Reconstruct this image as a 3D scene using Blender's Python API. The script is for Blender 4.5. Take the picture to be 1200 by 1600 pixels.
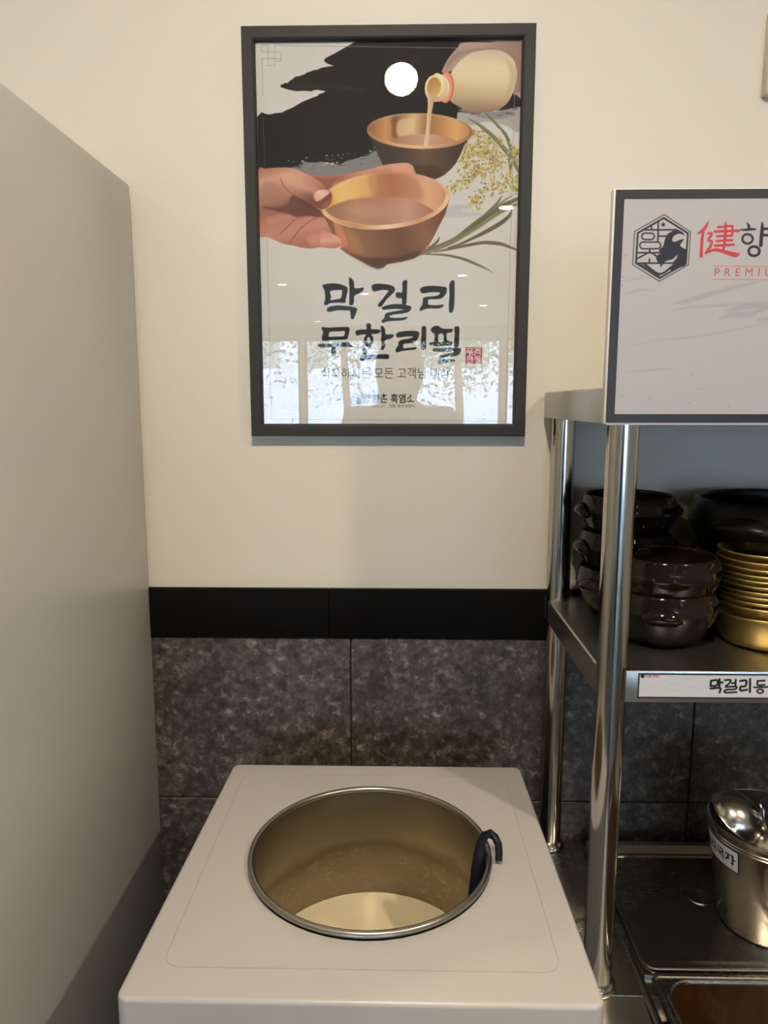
import bpy, bmesh, math, random
import numpy as np
from mathutils import Vector, Matrix

S = bpy.context.scene
for o in list(bpy.data.objects): bpy.data.objects.remove(o)
PI = math.pi
# ---------------------------------------------------------------- camera
cd = bpy.data.cameras.new('camera'); cam = bpy.data.objects.new('camera', cd); S.collection.objects.link(cam)
cam.location = (0, 0, 1.45); cam.rotation_euler = (math.radians(90-8.5), 0, math.radians(1.2))
cd.sensor_fit = 'VERTICAL'; cd.sensor_height = 36; cd.lens = 1150/1600*36; cd.clip_start = .02; cd.clip_end = 300
S.camera = cam
# ---------------------------------------------------------------- exposure, world
S.view_settings.view_transform = 'Standard'; S.view_settings.look = 'None'; S.view_settings.gamma = 1
S.view_settings.use_curve_mapping = False; S.view_settings.exposure = 0.08
S.cycles.use_denoising = True; S.cycles.max_bounces = 10; S.cycles.transparent_max_bounces = 16
S.cycles.caustics_reflective = False; S.cycles.caustics_refractive = False; S.cycles.sample_clamp_indirect = 60.0
w = bpy.data.worlds.new('sky'); S.world = w; w.use_nodes = True; nt = w.node_tree
sky = nt.nodes.new('ShaderNodeTexSky'); sky.sky_type = 'NISHITA'; sky.sun_disc = False
sky.sun_elevation = math.radians(42); sky.sun_rotation = math.radians(25); sky.air_density = 1.2; sky.dust_density = 2.5
nt.links.new(sky.outputs[0], nt.nodes['Background'].inputs[0]); nt.nodes['Background'].inputs[1].default_value = 1.6
# ---------------------------------------------------------------- lights of the room: sun outside, ceiling lamps are built with their fittings further down
sd = bpy.data.lights.new('sun', 'SUN'); sd.energy = 26.0; sd.angle = .01; sd.color = (1, .95, .86)
sun = bpy.data.objects.new('sun', sd); S.collection.objects.link(sun); sun.rotation_euler = (math.radians(-48), 0, math.radians(25))
SPOT_W, NEAR_W, RIGHT_W, FAR_W = 12.5, 13.0, 20.0, 4.0     # watts: spot above the counter, added downlight beside it, the one over its right end, those further back
WARM = (1.0, .865, .66)
# ---------------------------------------------------------------- helpers
def tag(o, label=None, cat=None, group=None, kind=None):
    if label: o['label'] = label
    if cat: o['category'] = cat
    if group: o['group'] = group
    if kind: o['kind'] = kind
    return o
def empty(name, loc, label=None, cat=None, group=None, kind=None):
    o = bpy.data.objects.new(name, None); S.collection.objects.link(o); o.location = loc; o.empty_display_size = .05
    return tag(o, label, cat, group, kind)
def obj(name, bm, mat, parent=None, ang=35, loc=None):
    """link a bmesh (world coordinates) as one object; under a parent its vertices become local to the chain of parents"""
    me = bpy.data.meshes.new(name); bmesh.ops.recalc_face_normals(bm, faces=bm.faces[:]) if ang is not None else None
    off = Vector((0, 0, 0)); p = parent
    while p is not None: off += p.location; p = p.parent
    loc = off if loc is None else Vector(loc)                    # loc: the object's own origin, in world coordinates
    bmesh.ops.translate(bm, verts=bm.verts[:], vec=-loc); bm.to_mesh(me); bm.free(); loc = loc-off
    if ang is not None:
        me.polygons.foreach_set('use_smooth', [True]*len(me.polygons)); me.set_sharp_from_angle(angle=math.radians(ang))
    for m in (mat if isinstance(mat, (list, tuple)) else [mat]): me.materials.append(m)
    o = bpy.data.objects.new(name, me); S.collection.objects.link(o); o.location = loc
    if parent is not None: o.parent = parent
    return o
def B(): return bmesh.new()
def box(bm, x0, x1, y0, y1, z0, z1, bev=0, seg=2):
    r = bmesh.ops.create_cube(bm, size=1, matrix=Matrix.Translation(((x0+x1)/2, (y0+y1)/2, (z0+z1)/2)) @ Matrix.Diagonal((x1-x0, y1-y0, z1-z0, 1)))
    if bev:
        e = list({e for v in r['verts'] for e in v.link_edges})
        bmesh.ops.bevel(bm, geom=e, offset=bev, segments=seg, profile=.5, affect='EDGES', clamp_overlap=True)
    return bm
def quadstrip(bm, loops, closed=True, cap0=False, cap1=False):
    vs = [[bm.verts.new(p) for p in L] for L in loops]
    for a, b in zip(vs, vs[1:]):
        n = len(a)
        for i in range(n if closed else n-1): bm.faces.new((a[i], a[(i+1) % n], b[(i+1) % n], b[i]))
    if cap0: bm.faces.new(vs[0][::-1])
    if cap1: bm.faces.new(vs[-1])
    return vs
def lathe(bm, prof, cx=0, cy=0, cz=0, seg=48, cap0=False, cap1=False):
    loops = [[(cx+r*math.cos(2*PI*i/seg), cy+r*math.sin(2*PI*i/seg), cz+z) for i in range(seg)] for r, z in prof]
    quadstrip(bm, loops, True, cap0, cap1); return bm
def tube(bm, pts, rad, seg=12, flat=1.0, up=(0, 0, 1), caps=True):
    pts = [Vector(p) for p in pts]; n = len(pts); rad = rad if isinstance(rad, (list, tuple)) else [rad]*n; loops = []
    u = Vector(up)
    for i, p in enumerate(pts):
        t = (pts[min(i+1, n-1)]-pts[max(i-1, 0)]).normalized(); s = t.cross(u)
        s = s.normalized() if s.length > 1e-5 else t.orthogonal().normalized(); v = s.cross(t)
        r = rad[i]; a, b = r if isinstance(r, (list, tuple)) else (r, r*flat)
        loops.append([p+s*(a*math.cos(2*PI*k/seg))+v*(b*math.sin(2*PI*k/seg)) for k in range(seg)])
    quadstrip(bm, loops, True, caps, caps); return bm
def rrect(x0, x1, y0, y1, r, z, n=6):
    o = []
    for cx, cy, a in ((x1-r, y1-r, 0), (x0+r, y1-r, PI/2), (x0+r, y0+r, PI), (x1-r, y0+r, 1.5*PI)):
        o += [(cx+r*math.cos(a+PI/2*k/n), cy+r*math.sin(a+PI/2*k/n), z) for k in range(n+1)]
    return o
def copy_tree(o, loc=None, label=None, parent=None):
    c = o.copy(); S.collection.objects.link(c); c.parent = parent
    if loc is not None: c.location = loc
    if label: c['label'] = label
    for ch in o.children: copy_tree(ch, None, None, c)
    return c
def uvquad(bm, p00, p10, p11, p01):
    """a printed face: its corners carry the 0..1 print coordinates"""
    uv = bm.loops.layers.uv.verify(); f = bm.faces.new([bm.verts.new(p) for p in (p00, p10, p11, p01)])
    for l, c in zip(f.loops, ((0, 0), (1, 0), (1, 1), (0, 1))): l[uv].uv = c
    return f

# ---------------------------------------------------------------- materials
def mat(name, col=(.8, .8, .8), rough=.5, metal=0, **k):
    m = bpy.data.materials.new(name); m.use_nodes = True; b = m.node_tree.nodes['Principled BSDF']
    b.inputs['Base Color'].default_value = (*col, 1); b.inputs['Roughness'].default_value = rough; b.inputs['Metallic'].default_value = metal
    for key, v in k.items(): b.inputs[key.replace('_', ' ').title().replace('Ior', 'IOR')].default_value = v
    return m
def N(m, t, **k):
    n = m.node_tree.nodes.new(t)
    for a, v in k.items(): setattr(n, a, v)
    return n
def L(m, a, b): m.node_tree.links.new(a, b)
def P(m): return m.node_tree.nodes['Principled BSDF']
def coords(m, scale=(1, 1, 1)):
    t = N(m, 'ShaderNodeTexCoord'); g = N(m, 'ShaderNodeMapping'); g.inputs['Scale'].default_value = scale; L(m, t.outputs['Object'], g.inputs['Vector']); return g.outputs[0]
def noise(m, scale, vec=None, detail=4, rough=.55):
    n = N(m, 'ShaderNodeTexNoise'); n.inputs['Scale'].default_value = scale; n.inputs['Detail'].default_value = detail; n.inputs['Roughness'].default_value = rough
    if vec is not None: L(m, vec, n.inputs['Vector'])
    return n
def ramp(m, src, *stops):
    r = N(m, 'ShaderNodeValToRGB'); e = r.color_ramp.elements
    while len(e) < len(stops): e.new(.5)
    for q, (p, c) in zip(e, stops): q.position = p; q.color = (*c, 1) if isinstance(c, (tuple, list)) else (c, c, c, 1)
    L(m, src, r.inputs[0]); return r.outputs[0]
def bump(m, src, strength=.1, dist=.001):
    b = N(m, 'ShaderNodeBump'); b.inputs['Strength'].default_value = strength; b.inputs['Distance'].default_value = dist; L(m, src, b.inputs['Height']); L(m, b.outputs[0], P(m).inputs['Normal'])
def mixc(m, f, a, b, mode='MIX'):
    x = N(m, 'ShaderNodeMix', data_type='RGBA', blend_type=mode)
    for s, v in ((0, f), (6, a), (7, b)):
        if hasattr(v, 'links'): L(m, v, x.inputs[s])
        else: x.inputs[s].default_value = v if s == 0 else (*v, 1)
    return x.outputs[2]

m_wall = mat('cream_wall_paint', (.79, .735, .635), .55)
bump(m_wall, noise(m_wall, 60, coords(m_wall, (.25, 1, 2.2)), 5).outputs[0], .12, .002)
m_white = mat('ceiling_paint', (.78, .76, .71), .7); bump(m_white, noise(m_white, 40, coords(m_white)).outputs[0], .05)
m_tile = mat('dark_stone_tile', (.05, .045, .043), .45)
_c = coords(m_tile); _n1 = noise(m_tile, 55, _c, 9, .75); _n2 = noise(m_tile, 7, _c, 3); _v = N(m_tile, 'ShaderNodeTexVoronoi'); _v.inputs['Scale'].default_value = 115
_w = N(m_tile, 'ShaderNodeVectorMath', operation='MULTIPLY_ADD'); L(m_tile, noise(m_tile, 90, _c, 4, .6).outputs['Color'], _w.inputs[0]); _w.inputs[1].default_value = (.022, .022, .022); L(m_tile, _c, _w.inputs[2]); L(m_tile, _w.outputs[0], _v.inputs['Vector'])
_sep = N(m_tile, 'ShaderNodeSeparateColor'); L(m_tile, _v.outputs['Color'], _sep.inputs[0])
_a = ramp(m_tile, _n1.outputs[0], (.34, (.030, .0245, .021)), (.50, (.080, .067, .059)), (.60, (.140, .121, .109)), (.70, (.28, .25, .225)))
_b = ramp(m_tile, _sep.outputs[0], (.0, (.72, .70, .69)), (.55, (.95, .94, .93)), (.80, (1.1, 1.09, 1.08)), (.90, (1.6, 1.57, 1.53)), (1., (2.1, 2.05, 2.0)))
_d = mixc(m_tile, 1., _a, _b, 'MULTIPLY'); _e = ramp(m_tile, _n2.outputs[0], (.3, .75), (.7, 1.2))
L(m_tile, mixc(m_tile, 1., _d, _e, 'MULTIPLY'), P(m_tile).inputs['Base Color'])
L(m_tile, ramp(m_tile, _n1.outputs[0], (.3, .52), (.7, .36)), P(m_tile).inputs['Roughness']); bump(m_tile, _n1.outputs[0], .25, .001)
m_grout = mat('dark_grout', (.02, .019, .018), .9); bump(m_grout, noise(m_grout, 300, coords(m_grout)).outputs[0], .3)
m_trim = mat('black_trim_lacquer', (.005, .005, .0055), .6, 0, specular_ior_level=.06); bump(m_trim, noise(m_trim, 30, coords(m_trim, (.3, 1, 3))).outputs[0], .03)
m_floor = mat('floor_tile', (.06, .05, .045), .4); _n = noise(m_floor, 5, coords(m_floor)); L(m_floor, ramp(m_floor, _n.outputs[0], (.3, (.05, .043, .038)), (.7, (.085, .072, .06))), P(m_floor).inputs['Base Color'])
m_fridge = mat('grey_coated_steel', (.60, .595, .57), .3, 0); P(m_fridge).inputs['Specular IOR Level'].default_value = .5
_n = noise(m_fridge, 420, coords(m_fridge), 2); bump(m_fridge, _n.outputs[0], .03, .0005)
m_seal = mat('beige_back_panel', (.50, .43, .35), .7); bump(m_seal, noise(m_seal, 50, coords(m_seal)).outputs[0], .1)
m_plastic = mat('warm_white_plastic', (.54, .515, .51), .3); bump(m_plastic, noise(m_plastic, 260, coords(m_plastic), 2).outputs[0], .02, .0004)
m_seam = mat('lid_seam_grey', (.44, .405, .39), .6); bump(m_seam, noise(m_seam, 90, coords(m_seam)).outputs[0], .02)
def steel(name, col, rough, streak=(1, 1, 1), amt=.1, bs=.03, sc=60):
    m = mat(name, col, rough, 1); c = coords(m, streak); n = noise(m, sc, c, 3, .5); n2 = noise(m, 6, coords(m), 3)
    x = N(m, 'ShaderNodeMath', operation='MULTIPLY_ADD'); L(m, n2.outputs[0], x.inputs[0]); x.inputs[1].default_value = .6; y = N(m, 'ShaderNodeMath', operation='MULTIPLY'); L(m, n.outputs[0], y.inputs[0]); y.inputs[1].default_value = .4; L(m, y.outputs[0], x.inputs[2])
    L(m, ramp(m, x.outputs[0], (.3, max(rough-amt, .03)), (.7, rough+amt)), P(m).inputs['Roughness'])
    if bs: bump(m, n.outputs[0], bs, .0002)
    return m
m_post = steel('polished_steel_tube', (.53, .50, .465), .15, (1, 1, .05), .05, .0)
m_sheet = steel('brushed_steel_sheet', (.52, .50, .47), .32, (.05, 1, 1), .07, .04, 500)
m_counter = steel('dark_steel_counter', (.34, .315, .28), .27, (.3, 1, 1), .012, 0, 300)  # darker base colour than the other steels
m_front = steel('lit_steel_sheet', (.62, .58, .51), .36, (.05, 1, 1), .06, .04, 500)  # counter steel made paler where it catches more light
m_vessel = steel('steel_container', (.56, .52, .46), .22, (1, 1, .05), .06, .03, 300)
m_ladle = steel('steel_ladle', (.62, .58, .52), .22, (1, 1, 1), .08, .03, 120)
m_pot = mat('stained_steel_pot', (.42, .36, .26), .36, .9)
_t = N(m_pot, 'ShaderNodeTexCoord'); _s = N(m_pot, 'ShaderNodeSeparateXYZ'); L(m_pot, _t.outputs['Object'], _s.inputs[0]); _c = coords(m_pot, (1, 1, 1.6)); _n = noise(m_pot, 16, _c, 5)
_ad = N(m_pot, 'ShaderNodeMath', operation='MULTIPLY_ADD'); L(m_pot, _n.outputs[0], _ad.inputs[0]); _ad.inputs[1].default_value = .05; L(m_pot, _s.outputs[2], _ad.inputs[2])
_band = ramp(m_pot, _ad.outputs[0], (.14, (.34, .29, .21)), (.195, (.29, .24, .17)), (.212, (.22, .175, .12)), (.226, (.34, .29, .205)), (.30, (.27, .25, .20)))
_st = noise(m_pot, 70, coords(m_pot, (1, 1, 2.5)), 6, .75); _st2 = noise(m_pot, 7, _c, 3)
_m = N(m_pot, 'ShaderNodeMath', operation='MULTIPLY'); L(m_pot, ramp(m_pot, _st.outputs[0], (.53, 0.), (.62, 1.)), _m.inputs[0]); L(m_pot, ramp(m_pot, _ad.outputs[0], (.05, 1.), (.19, .7), (.212, 0.)), _m.inputs[1])
_m2 = N(m_pot, 'ShaderNodeMath', operation='MULTIPLY'); L(m_pot, _m.outputs[0], _m2.inputs[0]); L(m_pot, ramp(m_pot, _st2.outputs[0], (.40, 0.), (.55, .9)), _m2.inputs[1])
L(m_pot, mixc(m_pot, _m2.outputs[0], _band, (.50, .45, .34)), P(m_pot).inputs['Base Color'])
L(m_pot, ramp(m_pot, _n.outputs[0], (.3, .28), (.7, .46)), P(m_pot).inputs['Roughness'])
m_rim = mat('dull_steel_rim', (.40, .37, .33), .32, 1); bump(m_rim, noise(m_rim, 90, coords(m_rim)).outputs[0], .01, .0003)
m_rice = mat('milky_rice_wine', (.80, .72, .53), .12); P(m_rice).inputs['Specular IOR Level'].default_value = .5
L(m_rice, ramp(m_rice, noise(m_rice, 9, coords(m_rice), 3).outputs[0], (.35, (.80, .655, .41)), (.65, (.86, .73, .48))), P(m_rice).inputs['Base Color'])
m_navy = mat('navy_silicone', (.008, .008, .018), .38, 0, specular_ior_level=.3); bump(m_navy, noise(m_navy, 120, coords(m_navy)).outputs[0], .03)
m_glaze = mat('dark_brown_glaze', (.018, .0115, .009), .10, 0, specular_ior_level=.28)
L(m_glaze, ramp(m_glaze, noise(m_glaze, 12, coords(m_glaze), 4).outputs[0], (.35, (.009, .006, .0055)), (.65, (.017, .010, .0075))), P(m_glaze).inputs['Base Color']); bump(m_glaze, noise(m_glaze, 25, coords(m_glaze)).outputs[0], .03)
m_black = mat('black_stoneware', (.006, .0055, .0055), .3, 0, specular_ior_level=.25); bump(m_black, noise(m_black, 60, coords(m_black)).outputs[0], .05)
m_gold = mat('gold_anodised_aluminium', (.44, .325, .12), .38, 1); bump(m_gold, noise(m_gold, 80, coords(m_gold, (1, 1, .1)), 3).outputs[0], .03)
m_frame = mat('charcoal_frame', (.036, .035, .034), .55, 0, specular_ior_level=.3); bump(m_frame, noise(m_frame, 160, coords(m_frame)).outputs[0], .04, .0005)
m_board = mat('white_foam_board', (.74, .70, .66), .5); bump(m_board, noise(m_board, 90, coords(m_board)).outputs[0], .02)
m_signblack = mat('sign_border_black', (.024, .024, .029), .4); bump(m_signblack, noise(m_signblack, 90, coords(m_signblack)).outputs[0], .02)
m_box = mat('pale_grey_plastic', (.52, .49, .43), .4); bump(m_box, noise(m_box, 90, coords(m_box)).outputs[0], .02)
m_broth = mat('red_brown_broth', (.085, .028, .008), .1); L(m_broth, ramp(m_broth, noise(m_broth, 7, coords(m_broth), 4).outputs[0], (.35, (.022, .009, .003)), (.65, (.045, .016, .005))), P(m_broth).inputs['Base Color'])
m_dark = mat('dark_metal', (.03, .03, .032), .5); bump(m_dark, noise(m_dark, 90, coords(m_dark)).outputs[0], .02)
def glass(name, tint=(1, 1, 1)):
    m = bpy.data.materials.new(name); m.use_nodes = True; t = m.node_tree; t.nodes.remove(P(m)); out = t.nodes['Material Output']
    tr = N(m, 'ShaderNodeBsdfTransparent'); tr.inputs[0].default_value = (*tint, 1); gl = N(m, 'ShaderNodeBsdfGlossy'); gl.inputs['Roughness'].default_value = 0.0
    fr = N(m, 'ShaderNodeFresnel'); ge = N(m, 'ShaderNodeNewGeometry'); io = N(m, 'ShaderNodeMath', operation='MULTIPLY_ADD'); L(m, ge.outputs['Backfacing'], io.inputs[0])
    io.inputs[1].default_value = 1/1.5-1.5; io.inputs[2].default_value = 1.5; L(m, io.outputs[0], fr.inputs['IOR']); mx = N(m, 'ShaderNodeMixShader')  # a pane reflects alike on both faces
    L(m, fr.outputs[0], mx.inputs[0]); L(m, tr.outputs[0], mx.inputs[1]); L(m, gl.outputs[0], mx.inputs[2]); L(m, mx.outputs[0], out.inputs['Surface']); return m
m_glass = glass('picture_glass'); m_win = glass('window_glass', (.97, .99, .98))
def printed(name, img, rough=.5):
    m = mat(name, (1, 1, 1), rough, 0, specular_ior_level=.12 if rough > .55 else .4); t = N(m, 'ShaderNodeTexImage'); t.image = img; t.extension = 'EXTEND'; u = N(m, 'ShaderNodeUVMap'); L(m, u.outputs[0], t.inputs[0]); L(m, t.outputs[0], P(m).inputs['Base Color']); return m
def lamp_mat(name, col, e):
    m = mat(name, col, .4); P(m).inputs['Emission Color'].default_value = (*col, 1); P(m).inputs['Emission Strength'].default_value = e; return m
# ---------------------------------------------------------------- artwork tables: millimetres from the top left of each print
ART_POSTER = [
 ["f",[[[3.4,190.6],[56.8,187.0],[83.0,181.2],[124.8,175.6],[166.5,170.0],[208.0,166.4],[249.6,192.1],[291.2,205.1],[249.8,229.6],[166.2,229.1],[72.0,218.7],[3.1,203.4]]],[128,124,118],1,1.2,1],
 ["f",[[[300.5,103.1],[351.7,105.4],[431.2,96.5],[426.2,137.8],[403.5,128.9],[372.6,122.9],[347.0,128.5],[326.3,118.7]]],[165,160,154],1,1.5,1],
 ["f",[[[357.0,113.2],[402.9,105.8],[418.4,113.6],[382.7,119.1]]],[120,116,112],1,1,0.6],
 ["f",[[[265.6,259.5],[312.6,249.8],[354.4,252.0],[333.6,259.9],[375.5,264.1],[312.8,269.8]]],[182,178,174],1,1.2,0.8],
 ["f",[[[175.4,-2.0],[159.5,3.8],[152.0,7.5],[144.5,11.4],[127.6,19.9],[114.4,25.9],[112.1,29.7],[115.3,32.8],[121.8,35.5],[128.6,37.4],[118.0,38.6],[106.7,40.5],[101.1,43.1],[95.4,43.6],[88.8,46.1],[84.1,47.3],[80.3,49.9],[76.5,50.7],[70.8,52.6],[66.1,52.9],[61.3,56.7],[57.5,58.8],[52.7,62.8],[49.0,61.9],[46.1,63.9],[41.9,65.3],[41.5,67.9],[47.8,70.3],[53.5,72.1],[66.7,74.6],[79.9,74.0],[91.2,75.2],[95.0,73.4],[102.6,72.8],[106.3,73.9],[114.8,74.7],[110.0,77.8],[104.4,79.0],[100.5,82.4],[94.8,84.0],[87.2,86.7],[75.8,91.0],[66.3,96.3],[56.7,101.0],[51.0,102.7],[43.3,106.7],[31.9,107.5],[23.3,109.5],[16.7,108.4],[10.1,105.9],[2.9,112.9],[2.7,195.0],[35.8,190.7],[58.9,190.3],[70.4,187.3],[78.2,181.9],[93.4,183.3],[108.8,181.6],[124.0,184.2],[135.5,186.8],[145.1,181.8],[162.3,177.1],[181.3,172.7],[192.8,165.6],[208.0,167.5],[246.0,176.7],[321.9,166.5],[325.9,108.0],[336.1,108.9],[351.1,109.9],[369.9,107.9],[388.5,103.2],[432.4,98.2],[429.8,4.6]]],[34,30,28],0,0.5,1],
 ["f",[[[63.1,60.2],[87.6,63.1],[125.2,68.6],[151.6,68.8],[174.1,71.6],[170.4,76.9],[144.0,73.1],[113.9,70.3],[79.9,72.6],[57.3,70.7]]],[52,48,45],1,2,0.8],
 ["f",[[[53.9,179.7],[53.7,180.2],[53.0,180.6],[52.0,180.8],[51.2,180.7],[50.8,180.3],[51.0,179.7],[51.7,179.3],[52.7,179.1],[53.5,179.3]]],[190,184,176],1,0.2,0.85],
 ["f",[[[61.9,179.8],[61.7,180.1],[61.3,180.4],[60.8,180.5],[60.3,180.4],[60.1,180.2],[60.2,179.9],[60.6,179.6],[61.2,179.5],[61.6,179.6]]],[190,184,176],1,0.2,0.85],
 ["f",[[[77.8,180.5],[77.5,181.4],[76.3,182.0],[74.8,182.3],[73.4,182.1],[72.8,181.5],[73.1,180.7],[74.3,180.0],[75.8,179.7],[77.2,179.9]]],[190,184,176],1,0.2,0.85],
 ["f",[[[116.9,171.8],[116.6,172.6],[115.5,173.2],[114.1,173.5],[112.9,173.3],[112.4,172.7],[112.6,172.0],[113.7,171.3],[115.1,171.1],[116.3,171.3]]],[190,184,176],1,0.2,0.85],
 ["f",[[[125.1,172.1],[124.9,172.5],[124.3,172.9],[123.5,173.1],[122.8,172.9],[122.4,172.6],[122.6,172.1],[123.2,171.8],[124.0,171.6],[124.8,171.7]]],[190,184,176],1,0.2,0.85],
 ["f",[[[135.5,171.7],[135.3,172.3],[134.4,172.8],[133.3,173.0],[132.4,172.8],[131.9,172.4],[132.1,171.8],[133.0,171.3],[134.1,171.1],[135.0,171.2]]],[190,184,176],1,0.2,0.85],
 ["f",[[[142.9,170.7],[142.7,171.2],[142.0,171.7],[141.0,171.9],[140.2,171.7],[139.8,171.3],[140.0,170.8],[140.7,170.4],[141.7,170.2],[142.5,170.3]]],[190,184,176],1,0.2,0.85],
 ["f",[[[151.3,169.2],[151.1,169.6],[150.5,170.0],[149.6,170.2],[148.9,170.1],[148.6,169.7],[148.7,169.3],[149.4,168.9],[150.2,168.7],[150.9,168.8]]],[190,184,176],1,0.2,0.85],
 ["f",[[[118.3,183.9],[118.0,184.9],[116.6,185.7],[114.8,186.1],[113.2,185.8],[112.5,185.1],[112.9,184.1],[114.2,183.3],[116.0,182.9],[117.6,183.2]]],[190,184,176],1,0.2,0.85],
 ["f",[[[127.4,184.3],[127.0,185.4],[125.4,186.3],[123.3,186.7],[121.5,186.5],[120.6,185.6],[121.1,184.5],[122.6,183.5],[124.7,183.1],[126.5,183.4]]],[190,184,176],1,0.2,0.85],
 ["f",[[[133.9,183.1],[133.6,183.8],[132.6,184.5],[131.2,184.7],[130.0,184.6],[129.4,184.0],[129.7,183.2],[130.7,182.6],[132.1,182.3],[133.3,182.5]]],[190,184,176],1,0.2,0.85],
 ["f",[[[188.6,166.0],[188.3,166.8],[187.1,167.5],[185.6,167.8],[184.3,167.6],[183.7,166.9],[184.0,166.1],[185.1,165.4],[186.6,165.1],[187.9,165.4]]],[190,184,176],1,0.2,0.85],
 ["f",[[[194.8,160.8],[194.5,161.4],[193.6,162.0],[192.4,162.2],[191.3,162.0],[190.8,161.5],[191.0,160.9],[192.0,160.3],[193.2,160.1],[194.3,160.2]]],[190,184,176],1,0.2,0.85],
 ["f",[[[175.2,183.1],[175.0,183.7],[174.3,184.1],[173.4,184.3],[172.5,184.2],[172.1,183.7],[172.3,183.2],[173.0,182.8],[174.0,182.6],[174.8,182.7]]],[190,184,176],1,0.2,0.85],
 ["f",[[[84.1,175.3],[83.8,175.9],[82.9,176.5],[81.7,176.7],[80.6,176.6],[80.1,176.0],[80.3,175.4],[81.3,174.8],[82.5,174.6],[83.6,174.7]]],[190,184,176],1,0.2,0.85],
 ["f",[[[169.6,150.1],[169.6,150.3],[169.3,150.5],[169.0,150.6],[168.7,150.5],[168.5,150.4],[168.6,150.2],[168.8,150.0],[169.2,150.0],[169.5,150.0]]],[190,184,176],1,0.2,0.85],
 ["f",[[[166.8,153.7],[166.7,153.9],[166.4,154.0],[166.1,154.1],[165.8,154.1],[165.6,153.9],[165.7,153.7],[166.0,153.6],[166.3,153.5],[166.6,153.6]]],[190,184,176],1,0.2,0.85],
 ["f",[[[193.0,120.0],[192.9,120.3],[192.4,120.7],[191.7,120.8],[191.1,120.7],[190.8,120.4],[190.9,120.0],[191.5,119.7],[192.1,119.6],[192.7,119.7]]],[190,184,176],1,0.2,0.85],
 ["f",[[[49.1,126.6],[49.0,126.9],[48.6,127.1],[48.0,127.2],[47.6,127.2],[47.3,126.9],[47.5,126.6],[47.9,126.4],[48.4,126.3],[48.9,126.4]]],[190,184,176],1,0.2,0.85],
 ["f",[[[112.4,186.3],[112.2,186.9],[111.4,187.4],[110.2,187.6],[109.3,187.5],[108.8,187.0],[109.0,186.4],[109.9,185.9],[111.0,185.7],[112.0,185.8]]],[190,184,176],1,0.2,0.85],
 ["f",[[[203.9,157.3],[203.7,157.8],[202.9,158.3],[202.0,158.5],[201.1,158.3],[200.7,157.9],[200.9,157.4],[201.6,157.0],[202.6,156.8],[203.5,156.9]]],[190,184,176],1,0.2,0.85],
 ["s",[[334.7,107.8],[342.7,106.5],[350.7,106.0]],[0.45,2.34,0.33],[70,66,62],0.15,0.8],
 ["s",[[329.4,104.9],[340.2,105.1],[351.1,103.9]],[0.45,1.69,0.33],[120,116,112],0.15,0.8],
 ["s",[[382.8,106.9],[387.0,107.4],[391.2,106.9]],[0.45,1.69,0.33],[190,186,180],0.15,0.8],
 ["s",[[396.8,111.1],[407.8,110.3],[418.9,110.8]],[0.45,1.64,0.33],[70,66,62],0.15,0.8],
 ["s",[[355.0,109.6],[360.0,110.1],[365.0,110.2]],[0.45,1.09,0.33],[120,116,112],0.15,0.8],
 ["s",[[365.2,106.6],[368.9,107.4],[372.7,105.7]],[0.45,1.12,0.33],[190,186,180],0.15,0.8],
 ["s",[[383.7,106.0],[394.2,105.2],[404.6,103.9]],[0.45,1.2,0.33],[70,66,62],0.15,0.8],
 ["s",[[354.3,108.3],[364.8,108.6],[375.2,107.2]],[0.45,0.92,0.33],[120,116,112],0.15,0.8],
 ["s",[[337.6,111.9],[344.4,112.2],[351.2,109.8]],[0.45,0.94,0.33],[190,186,180],0.15,0.8],
 ["s",[[399.4,111.8],[405.0,111.2],[410.5,109.8]],[0.45,1.16,0.33],[70,66,62],0.15,0.8],
 ["s",[[325.3,109.7],[332.2,108.6],[339.1,109.9]],[0.45,1.2,0.33],[120,116,112],0.15,0.8],
 ["s",[[328.7,108.3],[339.1,107.0],[349.5,108.7]],[0.45,1.19,0.33],[190,186,180],0.15,0.8],
 ["s",[[331.4,104.1],[336.9,104.4],[342.3,103.4]],[0.45,2.22,0.33],[70,66,62],0.15,0.8],
 ["s",[[342.6,106.6],[347.9,107.5],[353.0,107.4]],[0.45,1.42,0.33],[120,116,112],0.15,0.8],
 ["s",[[362.4,107.0],[371.5,105.7],[380.7,105.0]],[0.45,1.52,0.33],[190,186,180],0.15,0.8],
 ["s",[[345.2,111.3],[354.4,111.3],[363.6,111.3]],[0.45,1.97,0.33],[70,66,62],0.15,0.8],
 ["s",[[393.7,116.3],[398.0,116.4],[402.2,114.4]],[0.45,1.58,0.33],[120,116,112],0.15,0.8],
 ["s",[[394.1,115.9],[403.4,114.6],[412.7,114.8]],[0.45,1.14,0.33],[190,186,180],0.15,0.8],
 ["s",[[413.0,105.4],[418.1,104.8],[423.1,103.3]],[0.45,2.25,0.33],[70,66,62],0.15,0.8],
 ["s",[[380.4,105.4],[387.5,104.2],[394.7,105.2]],[0.45,1.25,0.33],[120,116,112],0.15,0.8],
 ["s",[[326.5,104.8],[334.1,105.0],[341.7,103.6]],[0.45,1.89,0.33],[190,186,180],0.15,0.8],
 ["s",[[354.8,105.0],[360.4,104.6],[366.1,105.8]],[0.45,1.07,0.33],[70,66,62],0.15,0.8],
 ["s",[[330.9,108.1],[341.8,108.9],[352.8,108.2]],[0.45,0.99,0.33],[120,116,112],0.15,0.8],
 ["s",[[395.9,113.0],[400.1,112.7],[404.3,110.8]],[0.45,2.14,0.33],[190,186,180],0.15,0.8],
 ["s",[[388.0,114.1],[397.3,113.4],[406.6,114.5]],[0.45,1.28,0.33],[70,66,62],0.15,0.8],
 ["s",[[335.5,107.0],[342.6,106.3],[349.8,106.7]],[0.45,1.83,0.33],[120,116,112],0.15,0.8],
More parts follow.
